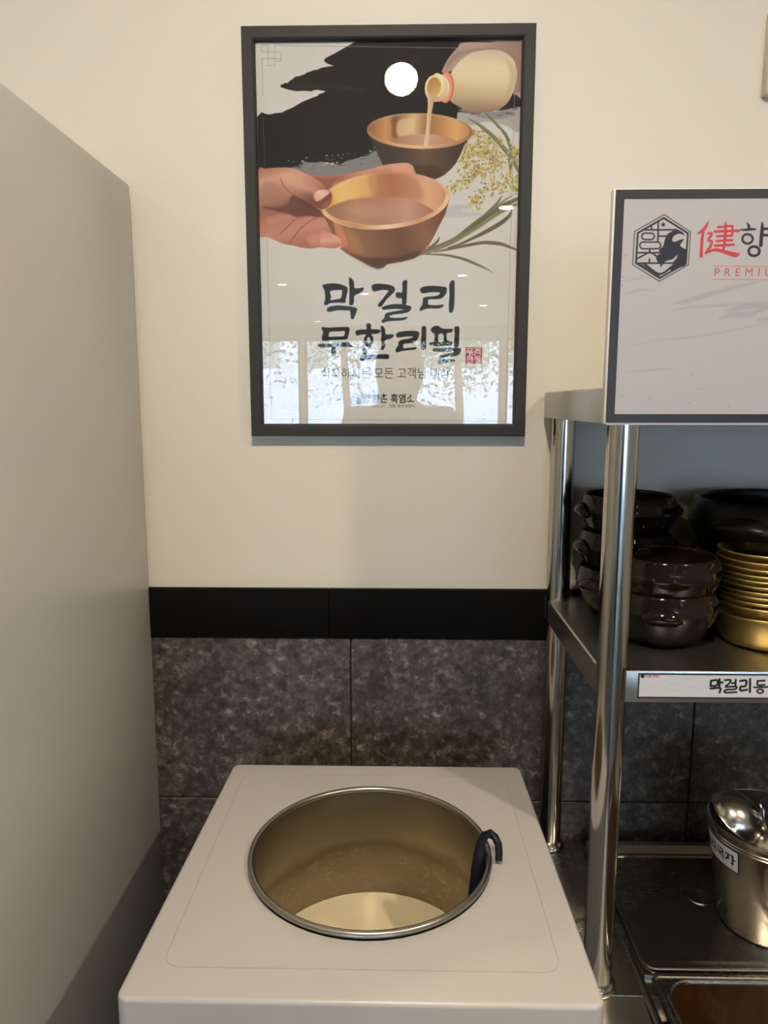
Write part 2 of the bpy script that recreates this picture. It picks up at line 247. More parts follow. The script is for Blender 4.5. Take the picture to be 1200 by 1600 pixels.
 ["s",[[89.2,188.7],[92.8,188.3],[96.4,188.0]],[0.33,0.88,0.33],[60,56,54],0.15,0.75],
 ["s",[[176.6,174.9],[181.4,174.4],[186.1,173.9]],[0.33,1.13,0.33],[96,92,88],0.15,0.75],
 ["s",[[91.9,194.7],[94.0,194.4],[96.1,193.9]],[0.33,1.17,0.33],[150,146,140],0.15,0.75],
 ["s",[[56.2,184.2],[62.3,183.6],[68.5,183.0]],[0.33,1.27,0.33],[60,56,54],0.15,0.75],
 ["s",[[192.7,179.0],[196.0,178.7],[199.2,178.3]],[0.33,0.94,0.33],[96,92,88],0.15,0.75],
 ["s",[[169.0,175.2],[171.4,175.0],[173.9,175.0]],[0.33,1.32,0.33],[150,146,140],0.15,0.75],
 ["s",[[168.2,178.4],[174.2,177.7],[180.3,176.8]],[0.33,1.19,0.33],[60,56,54],0.15,0.75],
 ["s",[[61.3,190.7],[67.6,190.0],[73.9,189.4]],[0.33,1.45,0.33],[96,92,88],0.15,0.75],
 ["s",[[129.3,188.6],[131.5,188.4],[133.6,188.5]],[0.33,0.97,0.33],[150,146,140],0.15,0.75],
 ["s",[[65.8,191.3],[70.0,190.9],[74.2,190.2]],[0.33,1.5,0.33],[60,56,54],0.15,0.75],
 ["s",[[73.1,190.4],[77.1,190.0],[81.0,189.5]],[0.33,1.11,0.33],[96,92,88],0.15,0.75],
 ["s",[[72.6,188.6],[79.1,187.9],[85.7,186.6]],[0.33,0.57,0.33],[150,146,140],0.15,0.75],
 ["s",[[62.2,188.9],[69.3,188.2],[76.5,186.6]],[0.33,1.66,0.33],[60,56,54],0.15,0.75],
 ["s",[[135.7,174.4],[139.6,174.0],[143.6,173.1]],[0.33,1.35,0.33],[96,92,88],0.15,0.75],
 ["s",[[136.5,177.3],[139.5,177.0],[142.5,176.9]],[0.33,1.41,0.33],[150,146,140],0.15,0.75],
 ["s",[[120.0,181.3],[125.8,180.6],[131.6,180.4]],[0.33,0.65,0.33],[60,56,54],0.15,0.75],
 ["s",[[76.6,185.5],[81.1,185.1],[85.6,183.9]],[0.33,0.62,0.33],[96,92,88],0.15,0.75],
 ["s",[[86.0,184.9],[91.8,184.2],[97.7,183.5]],[0.33,0.59,0.33],[150,146,140],0.15,0.75],
 ["s",[[58.6,189.2],[65.2,188.5],[71.8,188.0]],[0.33,0.96,0.33],[60,56,54],0.15,0.75],
 ["s",[[190.4,182.3],[194.3,181.9],[198.2,181.6]],[0.33,0.96,0.33],[96,92,88],0.15,0.75],
 ["s",[[75.6,189.4],[77.7,189.2],[79.8,189.1]],[0.33,1.46,0.33],[150,146,140],0.15,0.75],
 ["s",[[194.8,173.3],[197.0,173.1],[199.3,173.2]],[0.33,1.53,0.33],[60,56,54],0.15,0.75],
 ["s",[[202.9,175.0],[208.3,174.4],[213.8,173.5]],[0.33,0.76,0.33],[96,92,88],0.15,0.75],
 ["s",[[97.3,189.5],[100.7,189.1],[104.1,188.8]],[0.33,1.12,0.33],[150,146,140],0.15,0.75],
 ["s",[[121.9,191.0],[124.4,190.7],[126.9,190.3]],[0.33,0.73,0.33],[60,56,54],0.15,0.75],
 ["s",[[198.3,173.6],[201.7,173.3],[205.2,172.4]],[0.33,1.22,0.33],[96,92,88],0.15,0.75],
 ["s",[[114.2,177.0],[116.0,176.8],[117.7,176.5]],[0.33,1.21,0.33],[150,146,140],0.15,0.75],
 ["s",[[132.8,188.5],[139.6,187.8],[146.4,187.3]],[0.33,1.45,0.33],[60,56,54],0.15,0.75],
 ["s",[[126.4,182.6],[130.3,182.2],[134.1,181.5]],[0.33,0.6,0.33],[96,92,88],0.15,0.75],
 ["s",[[176.7,171.9],[178.4,171.7],[180.1,171.4]],[0.33,1.36,0.33],[150,146,140],0.15,0.75],
 ["s",[[120.0,180.5],[125.3,180.0],[130.7,178.8]],[0.33,0.57,0.33],[60,56,54],0.15,0.75],
 ["s",[[144.4,180.6],[150.9,179.9],[157.5,178.9]],[0.33,1.43,0.33],[96,92,88],0.15,0.75],
 ["s",[[54.5,182.2],[59.5,181.6],[64.5,180.6]],[0.33,0.63,0.33],[150,146,140],0.15,0.75],
 ["s",[[71.6,186.3],[75.1,185.9],[78.7,185.5]],[0.33,1.54,0.33],[60,56,54],0.15,0.75],
 ["s",[[109.0,178.6],[113.9,178.1],[118.8,176.8]],[0.33,0.98,0.33],[96,92,88],0.15,0.75],
 ["s",[[101.4,183.1],[103.2,182.9],[105.1,182.7]],[0.33,1.25,0.33],[150,146,140],0.15,0.75],
 ["s",[[168.9,185.3],[172.5,184.9],[176.1,184.6]],[0.33,1.05,0.33],[60,56,54],0.15,0.75],
 ["s",[[85.2,193.9],[91.1,193.2],[96.9,192.9]],[0.33,1.47,0.33],[96,92,88],0.15,0.75],
 ["s",[[195.1,167.7],[196.8,167.5],[198.4,166.9]],[0.33,1.02,0.33],[150,146,140],0.15,0.75],
 ["s",[[159.3,177.3],[163.8,176.8],[168.3,176.5]],[0.33,0.64,0.33],[60,56,54],0.15,0.75],
 ["s",[[157.9,170.6],[160.9,170.3],[163.8,170.1]],[0.33,1.32,0.33],[96,92,88],0.15,0.75],
 ["s",[[115.2,179.9],[121.5,179.2],[127.8,178.0]],[0.33,0.59,0.33],[150,146,140],0.15,0.75],
 ["s",[[90.5,177.9],[96.7,177.2],[102.9,175.9]],[0.33,1.64,0.33],[60,56,54],0.15,0.75],
 ["s",[[85.0,183.6],[90.0,183.0],[94.9,182.1]],[0.33,0.98,0.33],[96,92,88],0.15,0.75],
 ["s",[[67.9,187.0],[69.7,186.8],[71.4,186.2]],[0.33,1.57,0.33],[150,146,140],0.15,0.75],
 ["s",[[95.7,181.7],[101.1,181.1],[106.6,180.8]],[0.33,0.89,0.33],[60,56,54],0.15,0.75],
 ["s",[[342.9,117.8],[356.8,124.8],[370.9,134.7],[386.8,147.8],[401.0,162.7],[417.1,180.9],[426.3,199.1]],[1.13,3.38,5.64,6.39,7.14,6.39,4.13],[128,124,92],0.25,1],
 ["s",[[346.4,119.8],[370.9,136.6],[399.3,163.5],[424.6,199.1]],[0.38,0.94,1.13,0.75],[92,88,62],0.25,1],
 ["s",[[371.3,110.3],[382.7,120.9],[393.4,131.6],[404.0,143.0],[410.4,156.2],[414.2,170.2]],[1.88,3.01,4.13,4.88,5.64,3.01],[112,106,78],0.25,1],
 ["s",[[411.0,180.8],[413.0,190.7],[412.5,203.2]],[4.13,5.26,1.5],[112,106,78],0.25,1],
 ["s",[[424.7,202.4],[426.8,215.7],[425.4,229.0],[416.8,235.6]],[1.13,1.13,0.94,0.56],[150,142,118],0.25,1],
 ["s",[[430.0,239.0],[415.3,245.7],[399.7,253.1],[382.3,264.0],[364.9,275.7],[345.7,289.1],[326.5,302.6],[303.5,312.7],[282.3,319.5],[261.0,329.7]],[4.51,6.39,8.27,9.77,10.14,8.64,6.76,5.64,4.88,2.25],[112,106,78],0.25,1],
 ["s",[[430.2,246.6],[408.5,256.5],[391.2,265.7],[356.3,287.5],[321.2,307.7],[282.3,323.8],[264.5,328.8]],[3.76,4.88,6.39,7.51,6.39,4.51,1.88],[128,124,92],0.25,1],
 ["s",[[425.7,242.4],[399.7,254.8],[365.0,277.4],[330.0,300.9]],[0.56,1.13,1.31,0.56],[84,78,56],0.25,1],
 ["s",[[426.0,250.7],[394.7,266.6],[356.4,290.9],[324.8,309.4]],[0.56,0.94,1.13,0.56],[165,158,128],0.25,1],
 ["s",[[416.5,259.1],[414.1,265.8],[405.5,274.2],[391.6,283.4],[374.1,292.6],[354.8,301.9],[333.7,311.2],[312.5,317.9]],[2.25,4.88,6.39,6.76,6.01,4.51,3.38,1.88],[104,92,70],0.25,1],
 ["s",[[428.7,321.8],[415.3,316.6],[401.1,311.8],[385.1,309.7],[370.9,309.3],[355.0,311.6],[339.1,314.6],[314.3,319.6],[291.2,323.8]],[2.63,4.13,5.26,5.64,5.26,4.88,4.51,3.38,1.5],[112,98,78],0.25,1],
 ["s",[[388.8,357.3],[375.3,349.9],[357.3,342.1],[339.4,335.1],[321.5,330.8],[303.7,328.1],[277.0,327.2]],[0.38,2.25,4.13,4.13,3.76,3.01,1.88],[112,106,78],0.25,1],
 ["s",[[400.2,236.4],[394.2,245.6],[387.4,253.1],[373.5,263.9]],[1.5,3.76,4.13,1.5],[120,104,80],0.25,1],
 ["s",[[415.9,236.5],[404.7,243.1],[390.9,252.2]],[1.13,3.01,1.13],[140,126,100],0.25,1],
 ["s",[[299.5,300.0],[295.5,307.6],[288.4,313.5],[280.5,316.9]],[1.13,3.76,3.76,1.5],[110,90,70],0.25,1],
 ["rice",[[[313.2,233.4],[325.3,220.1],[339.2,211.9],[347.9,206.9]],[[337.5,215.2],[358.3,202.0],[372.1,192.1],[399.8,185.7]],[[336.9,177.1],[350.6,164.0],[364.6,165.7],[382.1,172.4]],[[333.6,191.9],[347.5,185.4],[361.6,195.4]],[[350.2,141.0],[364.2,146.0],[378.2,154.3],[397.2,149.5]],[[350.4,252.0],[359.0,240.3],[365.9,235.4]],[[371.0,225.4],[386.6,218.8],[400.7,220.5],[421.5,215.7]],[[389.1,172.5],[396.2,180.7],[386.0,190.6],[379.3,203.8]],[[416.7,166.1],[423.8,171.0],[427.5,179.3]],[[403.8,205.6],[417.9,212.3],[421.7,224.0]],[[357.5,159.1],[371.6,167.4],[368.3,178.9]],[[343.9,182.1],[340.3,170.5],[348.8,159.0]]]],
 ["f",[[[301.4,49.3],[302.8,41.2],[307.8,31.8],[314.7,22.5],[324.7,12.0],[333.5,4.8],[375.2,4.8],[429.7,5.7],[429.5,70.7],[429.1,92.6],[423.0,92.6],[416.6,90.6],[412.4,77.7],[376.1,46.6],[325.2,46.2]]],["lin",[304.8,41.2],[428.4,14.1],[[168,140,124],[178,148,132],[150,116,100]]],1,0.6,1],
 ["f",[[[383.0,16.1],[397.0,18.5],[411.1,28.0],[420.4,42.3],[420.1,61.2],[415.0,80.1],[430.2,77.9],[429.0,35.3],[400.7,13.9]]],[150,115,100],1,3,0.55],
 ["f",[[[322.3,20.2],[350.1,13.9],[382.9,11.8],[388.1,15.2],[350.2,18.6],[325.0,27.3],[307.4,43.6],[309.8,34.2]]],[140,104,90],1,2,0.45],
 ["f",[[[417.6,81.3],[425.2,80.2],[429.3,83.1],[429.1,92.6],[419.9,92.6]]],[185,150,136],1,0.8,1],
 ["f",[[[410.2,93.2],[417.6,82.5],[429.4,93.4],[431.3,99.3],[392.7,105.7]]],[40,34,32],1,1,1],
 ["f",[[[313.9,52.0],[320.1,41.4],[330.1,30.9],[340.1,23.9],[350.2,19.3],[365.3,16.8],[383.0,15.8],[397.0,19.0],[408.5,25.7],[415.9,35.1],[419.2,47.0],[419.1,61.2],[415.4,75.4],[411.3,86.0],[404.0,96.7],[392.6,103.8],[379.9,108.0],[364.6,109.6],[349.2,108.8],[336.4,104.6],[323.4,97.3],[314.4,91.2],[310.4,76.9],[311.5,62.6]]],["lin",[365.3,15.9],[359.5,109.6],[[205,182,150],[222,203,165],[218,196,156],[190,162,124],[140,112,86]]],1,0.4,1],
 ["f",[[[401.1,30.3],[414.0,39.8],[417.5,58.8],[410.0,82.5],[400.1,94.3],[407.1,70.5],[407.8,46.9]]],[180,152,116],1,4,0.5],
 ["f",[[[320.0,71.8],[319.3,77.0],[318.1,81.9],[316.3,86.2],[314.1,89.7],[311.5,92.3],[308.7,93.9],[305.8,94.2],[303.0,93.4],[300.4,91.5],[298.1,88.6],[296.3,84.7],[295.1,80.2],[294.5,75.2],[294.5,70.0],[295.1,64.8],[296.4,60.0],[298.2,55.7],[300.4,52.2],[303.0,49.6],[305.8,48.1],[308.7,47.7],[311.5,48.5],[314.1,50.4],[316.3,53.4],[318.1,57.2],[319.3,61.7],[320.0,66.6]]],[205,112,82],1,0.3,1],
 ["f",[[[316.9,71.7],[316.3,76.6],[315.2,81.1],[313.6,85.2],[311.6,88.5],[309.3,91.0],[306.9,92.4],[304.3,92.8],[301.9,92.1],[299.6,90.3],[297.6,87.5],[296.1,83.9],[295.0,79.6],[294.4,75.0],[294.5,70.1],[295.1,65.2],[296.2,60.7],[297.8,56.7],[299.8,53.3],[302.1,50.9],[304.5,49.5],[307.1,49.1],[309.5,49.9],[311.8,51.6],[313.7,54.4],[315.3,57.9],[316.4,62.2],[316.9,66.8]]],[228,150,118],1,0.6,1],
 ["f",[[[287.1,52.5],[299.9,52.1],[309.7,60.7],[312.8,71.0],[310.4,82.1],[302.9,90.7],[290.1,92.5],[279.8,88.6]]],["lin",[294.8,51.8],[297.8,92.3],[[235,218,180],[228,208,168],[196,160,118]]],1,0.3,1],
 ["f",[[[299.9,53.5],[307.1,60.7],[309.8,70.9],[307.4,81.6],[301.3,88.8],[304.8,79.2],[305.7,69.7],[303.0,59.7]]],[205,176,136],1,1,0.6],
 ["f",[[[300.3,72.9],[299.5,77.1],[298.1,81.0],[296.1,84.4],[293.7,87.2],[290.9,89.2],[287.9,90.3],[284.8,90.4],[281.9,89.6],[279.2,87.9],[276.9,85.4],[275.0,82.2],[273.8,78.4],[273.2,74.3],[273.3,70.0],[274.1,65.9],[275.5,62.0],[277.5,58.6],[279.9,55.8],[282.7,53.8],[285.7,52.7],[288.7,52.6],[291.7,53.4],[294.4,55.1],[296.7,57.6],[298.5,60.8],[299.8,64.5],[300.4,68.6]]],[236,212,170],1,0.3,1],
 ["f",[[[299.0,71.4],[298.4,74.7],[297.3,77.7],[295.7,80.3],[293.7,82.5],[291.5,84.0],[289.0,84.9],[286.6,85.0],[284.2,84.3],[282.0,83.0],[280.1,81.0],[278.6,78.5],[277.6,75.6],[277.1,72.4],[277.1,69.1],[277.7,65.9],[278.9,62.9],[280.5,60.2],[282.4,58.1],[284.7,56.6],[287.1,55.7],[289.6,55.6],[292.0,56.3],[294.2,57.6],[296.1,59.5],[297.5,62.0],[298.6,65.0],[299.1,68.1]]],["lin",[279.5,57.6],[297.7,83.9],[[172,112,58],[196,142,84],[220,172,112]]],1,0.8,1],
 ["f",[[[182.1,140.9],[187.3,150.6],[195.0,165.3],[204.1,183.7],[211.9,197.3],[231.4,206.0],[249.7,210.3],[267.9,211.4],[291.3,210.1],[305.5,204.0],[315.8,195.5],[324.7,185.7],[332.3,171.1],[338.5,156.5],[348.6,144.5]]],["lin",[197.6,180.0],[342.5,166.3],[[66,56,48],[72,60,52],[108,84,66],[86,68,55],[64,52,44]]],0,0.5,1],
 ["f",[[[223.6,202.3],[249.7,209.8],[280.9,210.5],[301.6,204.0],[291.1,190.4],[249.6,190.1]]],[48,40,36],1,5,0.5],
 ["f",[[[351.0,138.8],[348.8,144.8],[342.4,150.3],[332.2,155.2],[318.6,159.1],[302.3,161.8],[284.1,163.2],[265.0,163.3],[245.9,162.0],[227.8,159.4],[211.6,155.7],[198.1,150.9],[188.0,145.5],[181.8,139.5],[179.9,133.4],[182.2,127.4],[188.7,121.9],[199.1,117.1],[212.7,113.3],[229.0,110.6],[247.1,109.2],[266.1,109.1],[285.1,110.4],[303.0,113.0],[319.2,116.7],[332.6,121.4],[342.7,126.8],[348.9,132.7]]],["lin",[182.1,136.0],[349.7,137.2],[[150,104,72],[205,158,112],[190,140,98],[196,148,106],[214,168,124],[150,100,70]]],1,0.3,1],
 ["f",[[[345.8,137.0],[343.8,142.1],[337.8,146.9],[328.1,151.1],[315.4,154.4],[300.0,156.7],[283.0,157.9],[265.0,158.0],[247.1,156.8],[230.1,154.5],[214.9,151.2],[202.2,147.1],[192.7,142.3],[186.9,137.2],[185.0,131.9],[187.2,126.7],[193.3,122.0],[203.0,117.8],[215.9,114.5],[231.2,112.2],[248.2,111.0],[266.0,111.0],[283.8,112.2],[300.7,114.5],[315.9,117.7],[328.5,121.8],[338.0,126.6],[343.9,131.7]]],["lin",[187.3,131.2],[345.9,137.2],[[150,100,60],[196,142,88],[150,108,72],[212,176,134],[150,104,70],[188,132,82],[216,164,104],[190,132,82]]],1,0.6,1],
 ["f",[[[219.6,116.9],[231.2,114.1],[228.6,131.5],[229.2,147.3],[220.9,143.6],[221.4,131.4]]],[112,78,54],1,2.5,0.75],
 ["f",[[[231.2,120.6],[254.3,118.4],[255.7,131.7],[249.3,141.3],[230.0,143.6]]],[222,192,152],1,3,0.7],
 ["f",[[[223.5,150.9],[236.4,144.9],[259.6,141.4],[280.3,141.1],[300.9,143.2],[316.4,147.9],[324.2,152.1],[301.1,156.3],[270.1,158.2],[244.2,156.4]]],["lin",[223.5,150.9],[324.2,151.6],[[165,120,92],[196,154,124],[176,130,102]]],1,0.6,1],
 ["f",[[[349.2,143.4],[347.9,145.2],[346.1,147.0],[344.0,148.8],[341.4,150.5],[338.4,152.1],[335.0,153.6],[331.3,155.0],[327.2,156.4],[322.8,157.6],[318.1,158.7],[313.1,159.7],[307.9,160.6],[302.4,161.3],[296.8,161.9],[290.9,162.4],[285.0,162.7],[278.9,162.9],[272.8,163.0],[266.6,162.9],[260.4,162.7],[254.2,162.3],[248.1,161.8],[242.1,161.1],[236.3,160.4],[230.5,159.5],[225.0,158.4],[219.6,157.3],[214.6,156.0],[209.7,154.7],[205.2,153.2],[201.0,151.7],[197.1,150.1],[193.6,148.4],[190.5,146.6],[187.8,144.8],[185.5,142.9],[183.6,141.0],[182.1,139.1],[181.1,137.2],[185.2,135.2],[186.2,136.9],[187.6,138.6],[189.4,140.3],[191.6,142.0],[194.2,143.6],[197.2,145.2],[200.5,146.7],[204.2,148.2],[208.2,149.5],[212.5,150.8],[217.1,152.1],[221.9,153.2],[227.0,154.2],[232.3,155.1],[237.7,156.0],[243.3,156.7],[249.0,157.2],[254.8,157.7],[260.7,158.0],[266.6,158.3],[272.4,158.3],[278.3,158.3],[284.0,158.1],[289.7,157.9],[295.2,157.4],[300.6,156.9],[305.8,156.3],[310.8,155.5],[315.6,154.6],[320.0,153.6],[324.2,152.6],[328.1,151.4],[331.6,150.1],[334.8,148.8],[337.7,147.4],[340.1,145.9],[342.2,144.3],[343.8,142.7],[345.1,141.1]]],["lin",[182.1,140.9],[349.8,142.1],[[168,118,84],[205,158,118],[226,186,146],[190,140,104],[160,110,80]]],0,0.3,1],
 ["f",[[[275.9,80.2],[277.7,86.7],[278.1,98.1],[276.7,119.8],[275.1,139.1],[272.7,158.0],[279.4,159.0],[281.3,141.6],[283.7,117.4],[286.3,100.6],[289.0,89.9],[295.7,86.8],[290.0,81.5]]],["lin",[274.9,117.4],[286.5,117.4],[[222,190,152],[196,156,122]]],1,0.5,1],
 ["f",[[[72.7,198.9],[101.0,204.0],[140.2,201.8],[183.7,193.8],[205.4,188.2],[227.0,185.1],[244.3,184.4],[253.9,188.5],[257.4,195.9],[255.7,204.9],[201.0,216.1],[122.6,223.9],[87.6,223.7]]],["lin",[192.4,185.3],[192.3,209.9],[[205,150,124],[196,132,106],[150,92,72]]],1,0.5,1],
 ["f",[[[220.6,189.5],[242.2,186.8],[253.0,191.0],[255.3,200.0],[227.1,199.8]]],[222,165,145],1,3,0.5],
 ["f",[[[1.7,247.5],[25.7,253.0],[43.9,257.1],[65.1,253.2],[82.0,251.3],[98.8,254.0],[108.5,262.7],[116.8,274.8],[120.9,285.6],[132.0,297.1],[137.6,305.8],[136.1,312.6],[127.6,316.6],[116.3,316.8],[103.6,315.2],[86.6,317.3],[72.5,316.1],[59.8,312.9],[42.9,310.2],[30.2,305.4],[13.4,298.6],[0.7,295.5]]],["lin",[39.8,253.0],[55.5,313.6],[[160,104,84],[184,124,102],[192,134,112],[170,108,88]]],1,0.5,1],
 ["f",[[[6.2,244.9],[30.2,242.3],[44.3,235.8],[61.2,231.9],[71.0,237.2],[87.7,245.3],[101.5,257.4],[111.2,266.1],[95.8,267.8],[81.7,265.9],[64.8,267.6],[50.8,262.4],[25.6,257.0],[10.3,252.9]]],[106,66,54],1,1.8,0.95],
 ["f",[[[14.1,270.3],[39.6,263.7],[57.8,267.2],[39.3,274.4],[19.5,279.7]]],[196,142,120],1,3,0.5],
 ["s",[[50.0,307.5],[57.2,301.4],[65.8,290.7],[75.9,281.3],[90.1,272.0],[104.2,267.8]],[0.59,1.34,1.48,1.19,0.89,0.3],[122,76,62],0.5,1],
 ["s",[[26.8,300.0],[39.0,291.9],[50.5,281.2],[63.4,270.5],[81.7,267.3]],[0.45,1.78,2.08,1.48,0.59],[150,94,78],1.2,1],
 ["s",[[7.0,268.9],[19.9,263.6],[34.0,261.0],[46.6,262.4]],[0.45,1.04,1.19,0.45],[140,92,76],1,1],
 ["s",[[75.7,292.1],[73.4,302.9],[76.0,314.4]],[0.15,0.59,0.3],[160,102,84],0.5,0.6],
 ["s",[[78.8,291.6],[76.5,302.9],[79.1,314.4]],[0.15,0.59,0.3],[160,102,84],0.5,0.6],
 ["s",[[81.9,291.0],[79.6,302.9],[82.3,314.4]],[0.15,0.59,0.3],[160,102,84],0.5,0.6],
 ["s",[[85.0,290.5],[82.7,302.9],[85.4,314.4]],[0.15,0.59,0.3],[160,102,84],0.5,0.6],
 ["s",[[88.1,290.0],[85.8,302.9],[88.5,314.4]],[0.15,0.59,0.3],[160,102,84],0.5,0.6],
 ["f",[[[81.2,298.9],[103.9,293.6],[123.5,297.7],[134.7,305.8],[131.9,312.6],[109.3,312.5],[86.7,312.4]]],[212,150,128],1,4,0.6],
 ["f",[[[116.5,299.0],[127.8,297.0],[135.5,304.5],[135.4,311.2],[127.6,313.2],[119.2,308.5]]],[222,160,138],1,2.5,0.6],
 ["f",[[[102.0,257.9],[113.3,273.8],[124.0,294.8],[130.5,305.4],[138.4,312.6],[135.7,318.1],[146.2,325.8],[161.2,333.9],[176.6,341.6],[187.7,347.1],[198.7,350.2],[207.5,348.5],[213.3,342.6],[236.2,339.2],[258.2,333.4],[271.4,325.0],[282.3,312.4],[290.9,297.7],[299.4,281.0],[308.4,264.3],[314.7,241.5]]],["lin",[121.5,324.4],[305.8,266.4],[[120,84,62],[146,104,74],[128,90,66],[112,78,60],[140,98,72],[110,76,58]]],0,0.5,1],
 ["f",[[[143.6,320.2],[174.5,330.9],[227.4,331.2],[266.9,320.7],[258.2,333.4],[213.3,342.6],[198.7,350.2],[176.6,341.6]]],[78,56,46],1,3.5,0.75],
 ["f",[[[130.7,282.3],[161.4,295.0],[174.5,324.6],[148.0,320.3]]],[176,124,86],1,6,0.55],
 ["f",[[[124.3,269.7],[137.3,282.3],[148.1,311.8],[137.5,316.0],[130.5,303.3]]],[214,134,98],1,2.5,0.7],
 ["f",[[[103.9,289.5],[118.0,292.3],[130.6,297.7],[137.9,305.8],[136.1,313.3],[127.6,316.6],[112.1,316.0],[103.6,313.1]]],["lin",[116.6,290.9],[119.1,316.6],[[196,136,112],[216,156,134],[180,116,94]]],1,0.5,1],
 ["f",[[[314.7,235.7],[313.0,245.7],[306.0,255.6],[294.2,264.9],[278.1,273.1],[258.4,279.9],[236.2,284.7],[212.6,287.5],[188.7,288.1],[165.9,286.4],[145.2,282.5],[127.7,276.6],[114.4,269.0],[105.8,260.1],[102.5,250.4],[104.4,240.4],[111.7,230.5],[123.7,221.2],[140.0,213.1],[159.7,206.5],[181.8,201.7],[205.2,199.0],[228.8,198.5],[251.3,200.2],[271.8,204.1],[289.1,209.9],[302.4,217.3],[311.1,226.1]]],["lin",[104.7,257.0],[314.2,237.4],[[206,160,112],[226,184,136],[196,140,98],[204,150,112],[222,170,130]]],1,0.3,1],
 ["f",[[[308.6,233.6],[306.9,242.6],[300.4,251.5],[289.2,259.9],[273.9,267.3],[255.4,273.4],[234.4,277.9],[212.2,280.4],[189.7,281.0],[168.2,279.5],[148.8,276.1],[132.4,270.9],[119.8,264.1],[111.8,256.2],[108.6,247.5],[110.5,238.5],[117.3,229.6],[128.7,221.2],[144.1,213.9],[162.7,207.9],[183.5,203.6],[205.6,201.1],[227.8,200.5],[249.1,202.0],[268.3,205.4],[284.6,210.5],[297.1,217.2],[305.3,225.0]]],["lin",[109.2,248.7],[307.6,233.2],[[196,142,84],[226,180,112],[214,160,92],[190,132,86],[172,112,76],[196,140,104],[214,164,128],[200,140,104]]],1,0.5,1],
 ["f",[[[122.6,219.8],[153.2,205.5],[192.4,200.9],[192.3,232.6],[161.7,237.4],[131.1,246.8]]],[232,190,122],1,5,0.45],
 ["f",[[[183.7,200.8],[227.1,202.3],[261.8,212.4],[270.7,241.3],[235.9,237.8],[192.3,235.1]]],[168,112,80],1,6,0.45],
 ["f",[[[109.9,259.2],[117.9,252.9],[139.9,243.9],[166.1,239.1],[201.0,236.8],[235.9,238.6],[262.0,244.6],[281.7,253.8],[290.5,261.3],[275.3,271.3],[244.8,278.6],[214.1,281.0],[174.7,279.5],[139.6,273.1],[119.9,266.3]]],["lin",[117.8,257.1],[288.3,262.2],[[150,108,82],[178,132,104],[172,124,98],[190,146,120],[160,112,88]]],1,0.6,1],
 ["f",[[[253.4,258.6],[252.1,261.0],[248.2,263.3],[242.0,265.3],[233.7,267.0],[223.8,268.3],[212.7,269.0],[201.0,269.2],[189.3,268.9],[178.2,268.0],[168.2,266.7],[159.9,264.9],[153.7,262.8],[149.8,260.5],[148.5,258.1],[149.8,255.7],[153.7,253.4],[160.0,251.4],[168.3,249.7],[178.3,248.5],[189.3,247.8],[201.0,247.6],[212.7,247.9],[223.7,248.8],[233.7,250.1],[242.0,251.8],[248.2,253.9],[252.1,256.2]]],[190,146,116],1,6,0.5],
 ["f",[[[314.3,235.7],[314.3,238.9],[313.8,242.0],[312.7,245.2],[311.2,248.4],[309.1,251.5],[306.5,254.6],[303.4,257.6],[299.8,260.6],[295.7,263.5],[291.2,266.3],[286.3,268.9],[280.9,271.5],[275.2,273.8],[269.2,276.1],[262.8,278.1],[256.2,280.0],[249.3,281.7],[242.2,283.2],[234.9,284.5],[227.5,285.6],[220.0,286.5],[212.4,287.1],[204.8,287.5],[197.3,287.7],[189.7,287.7],[182.3,287.4],[175.0,286.9],[167.9,286.2],[161.0,285.3],[154.4,284.1],[148.0,282.8],[141.9,281.2],[136.2,279.4],[130.9,277.5],[125.9,275.3],[121.4,273.0],[117.3,270.6],[113.7,268.0],[110.6,265.3],[108.0,262.5],[105.9,259.5],[104.4,256.5],[103.4,253.5],[108.6,250.3],[109.6,253.1],[111.0,255.8],[113.0,258.4],[115.5,261.0],[118.4,263.4],[121.8,265.8],[125.7,268.0],[130.0,270.0],[134.7,271.9],[139.7,273.7],[145.2,275.3],[150.9,276.7],[157.0,277.9],[163.3,278.9],[169.8,279.8],[176.6,280.4],[183.5,280.8],[190.5,281.0],[197.7,281.0],[204.9,280.8],[212.1,280.4],[219.3,279.8],[226.4,279.0],[233.5,278.0],[240.4,276.8],[247.1,275.4],[253.7,273.9],[260.0,272.2],[266.0,270.3],[271.8,268.2],[277.2,266.0],[282.3,263.7],[287.0,261.3],[291.3,258.8],[295.1,256.2],[298.6,253.5],[301.5,250.7],[304.0,247.9],[306.0,245.0],[307.5,242.2],[308.5,239.3],[309.0,236.4],[309.0,233.6]]],["lin",[104.6,265.4],[314.2,241.5],[[226,184,140],[190,136,98],[236,204,168],[200,146,110],[232,190,150]]],0,0.3,1],
 ["f",[[[3.0,194.2],[14.5,192.0],[27.1,190.7],[45.3,190.2],[59.2,191.7],[68.9,194.9],[77.2,199.6],[88.3,204.3],[99.3,210.2],[109.0,217.6],[117.3,224.9],[122.5,232.2],[122.8,238.8],[120.2,246.8],[114.2,252.8],[105.7,255.7],[98.1,253.3],[89.0,248.0],[79.3,241.3],[68.2,235.9],[59.8,233.2],[54.1,237.1],[51.2,245.1],[42.6,251.1],[29.9,253.3],[14.5,250.9],[1.7,245.5]]],["lin",[27.1,190.7],[44.0,253.1],[[176,118,92],[205,152,124],[190,138,112],[168,116,94],[120,78,64]]],1,0.5,1],
 ["f",[[[6.9,218.3],[26.6,213.1],[44.5,229.1],[45.6,241.1],[32.8,249.0],[11.9,244.9]]],[160,116,96],1,6,0.55],
 ["f",[[[39.4,202.6],[57.7,198.8],[77.0,209.5],[96.4,221.5],[99.1,229.4],[82.3,226.7],[65.6,223.9],[48.9,218.5]]],[216,164,134],1,6,0.6],
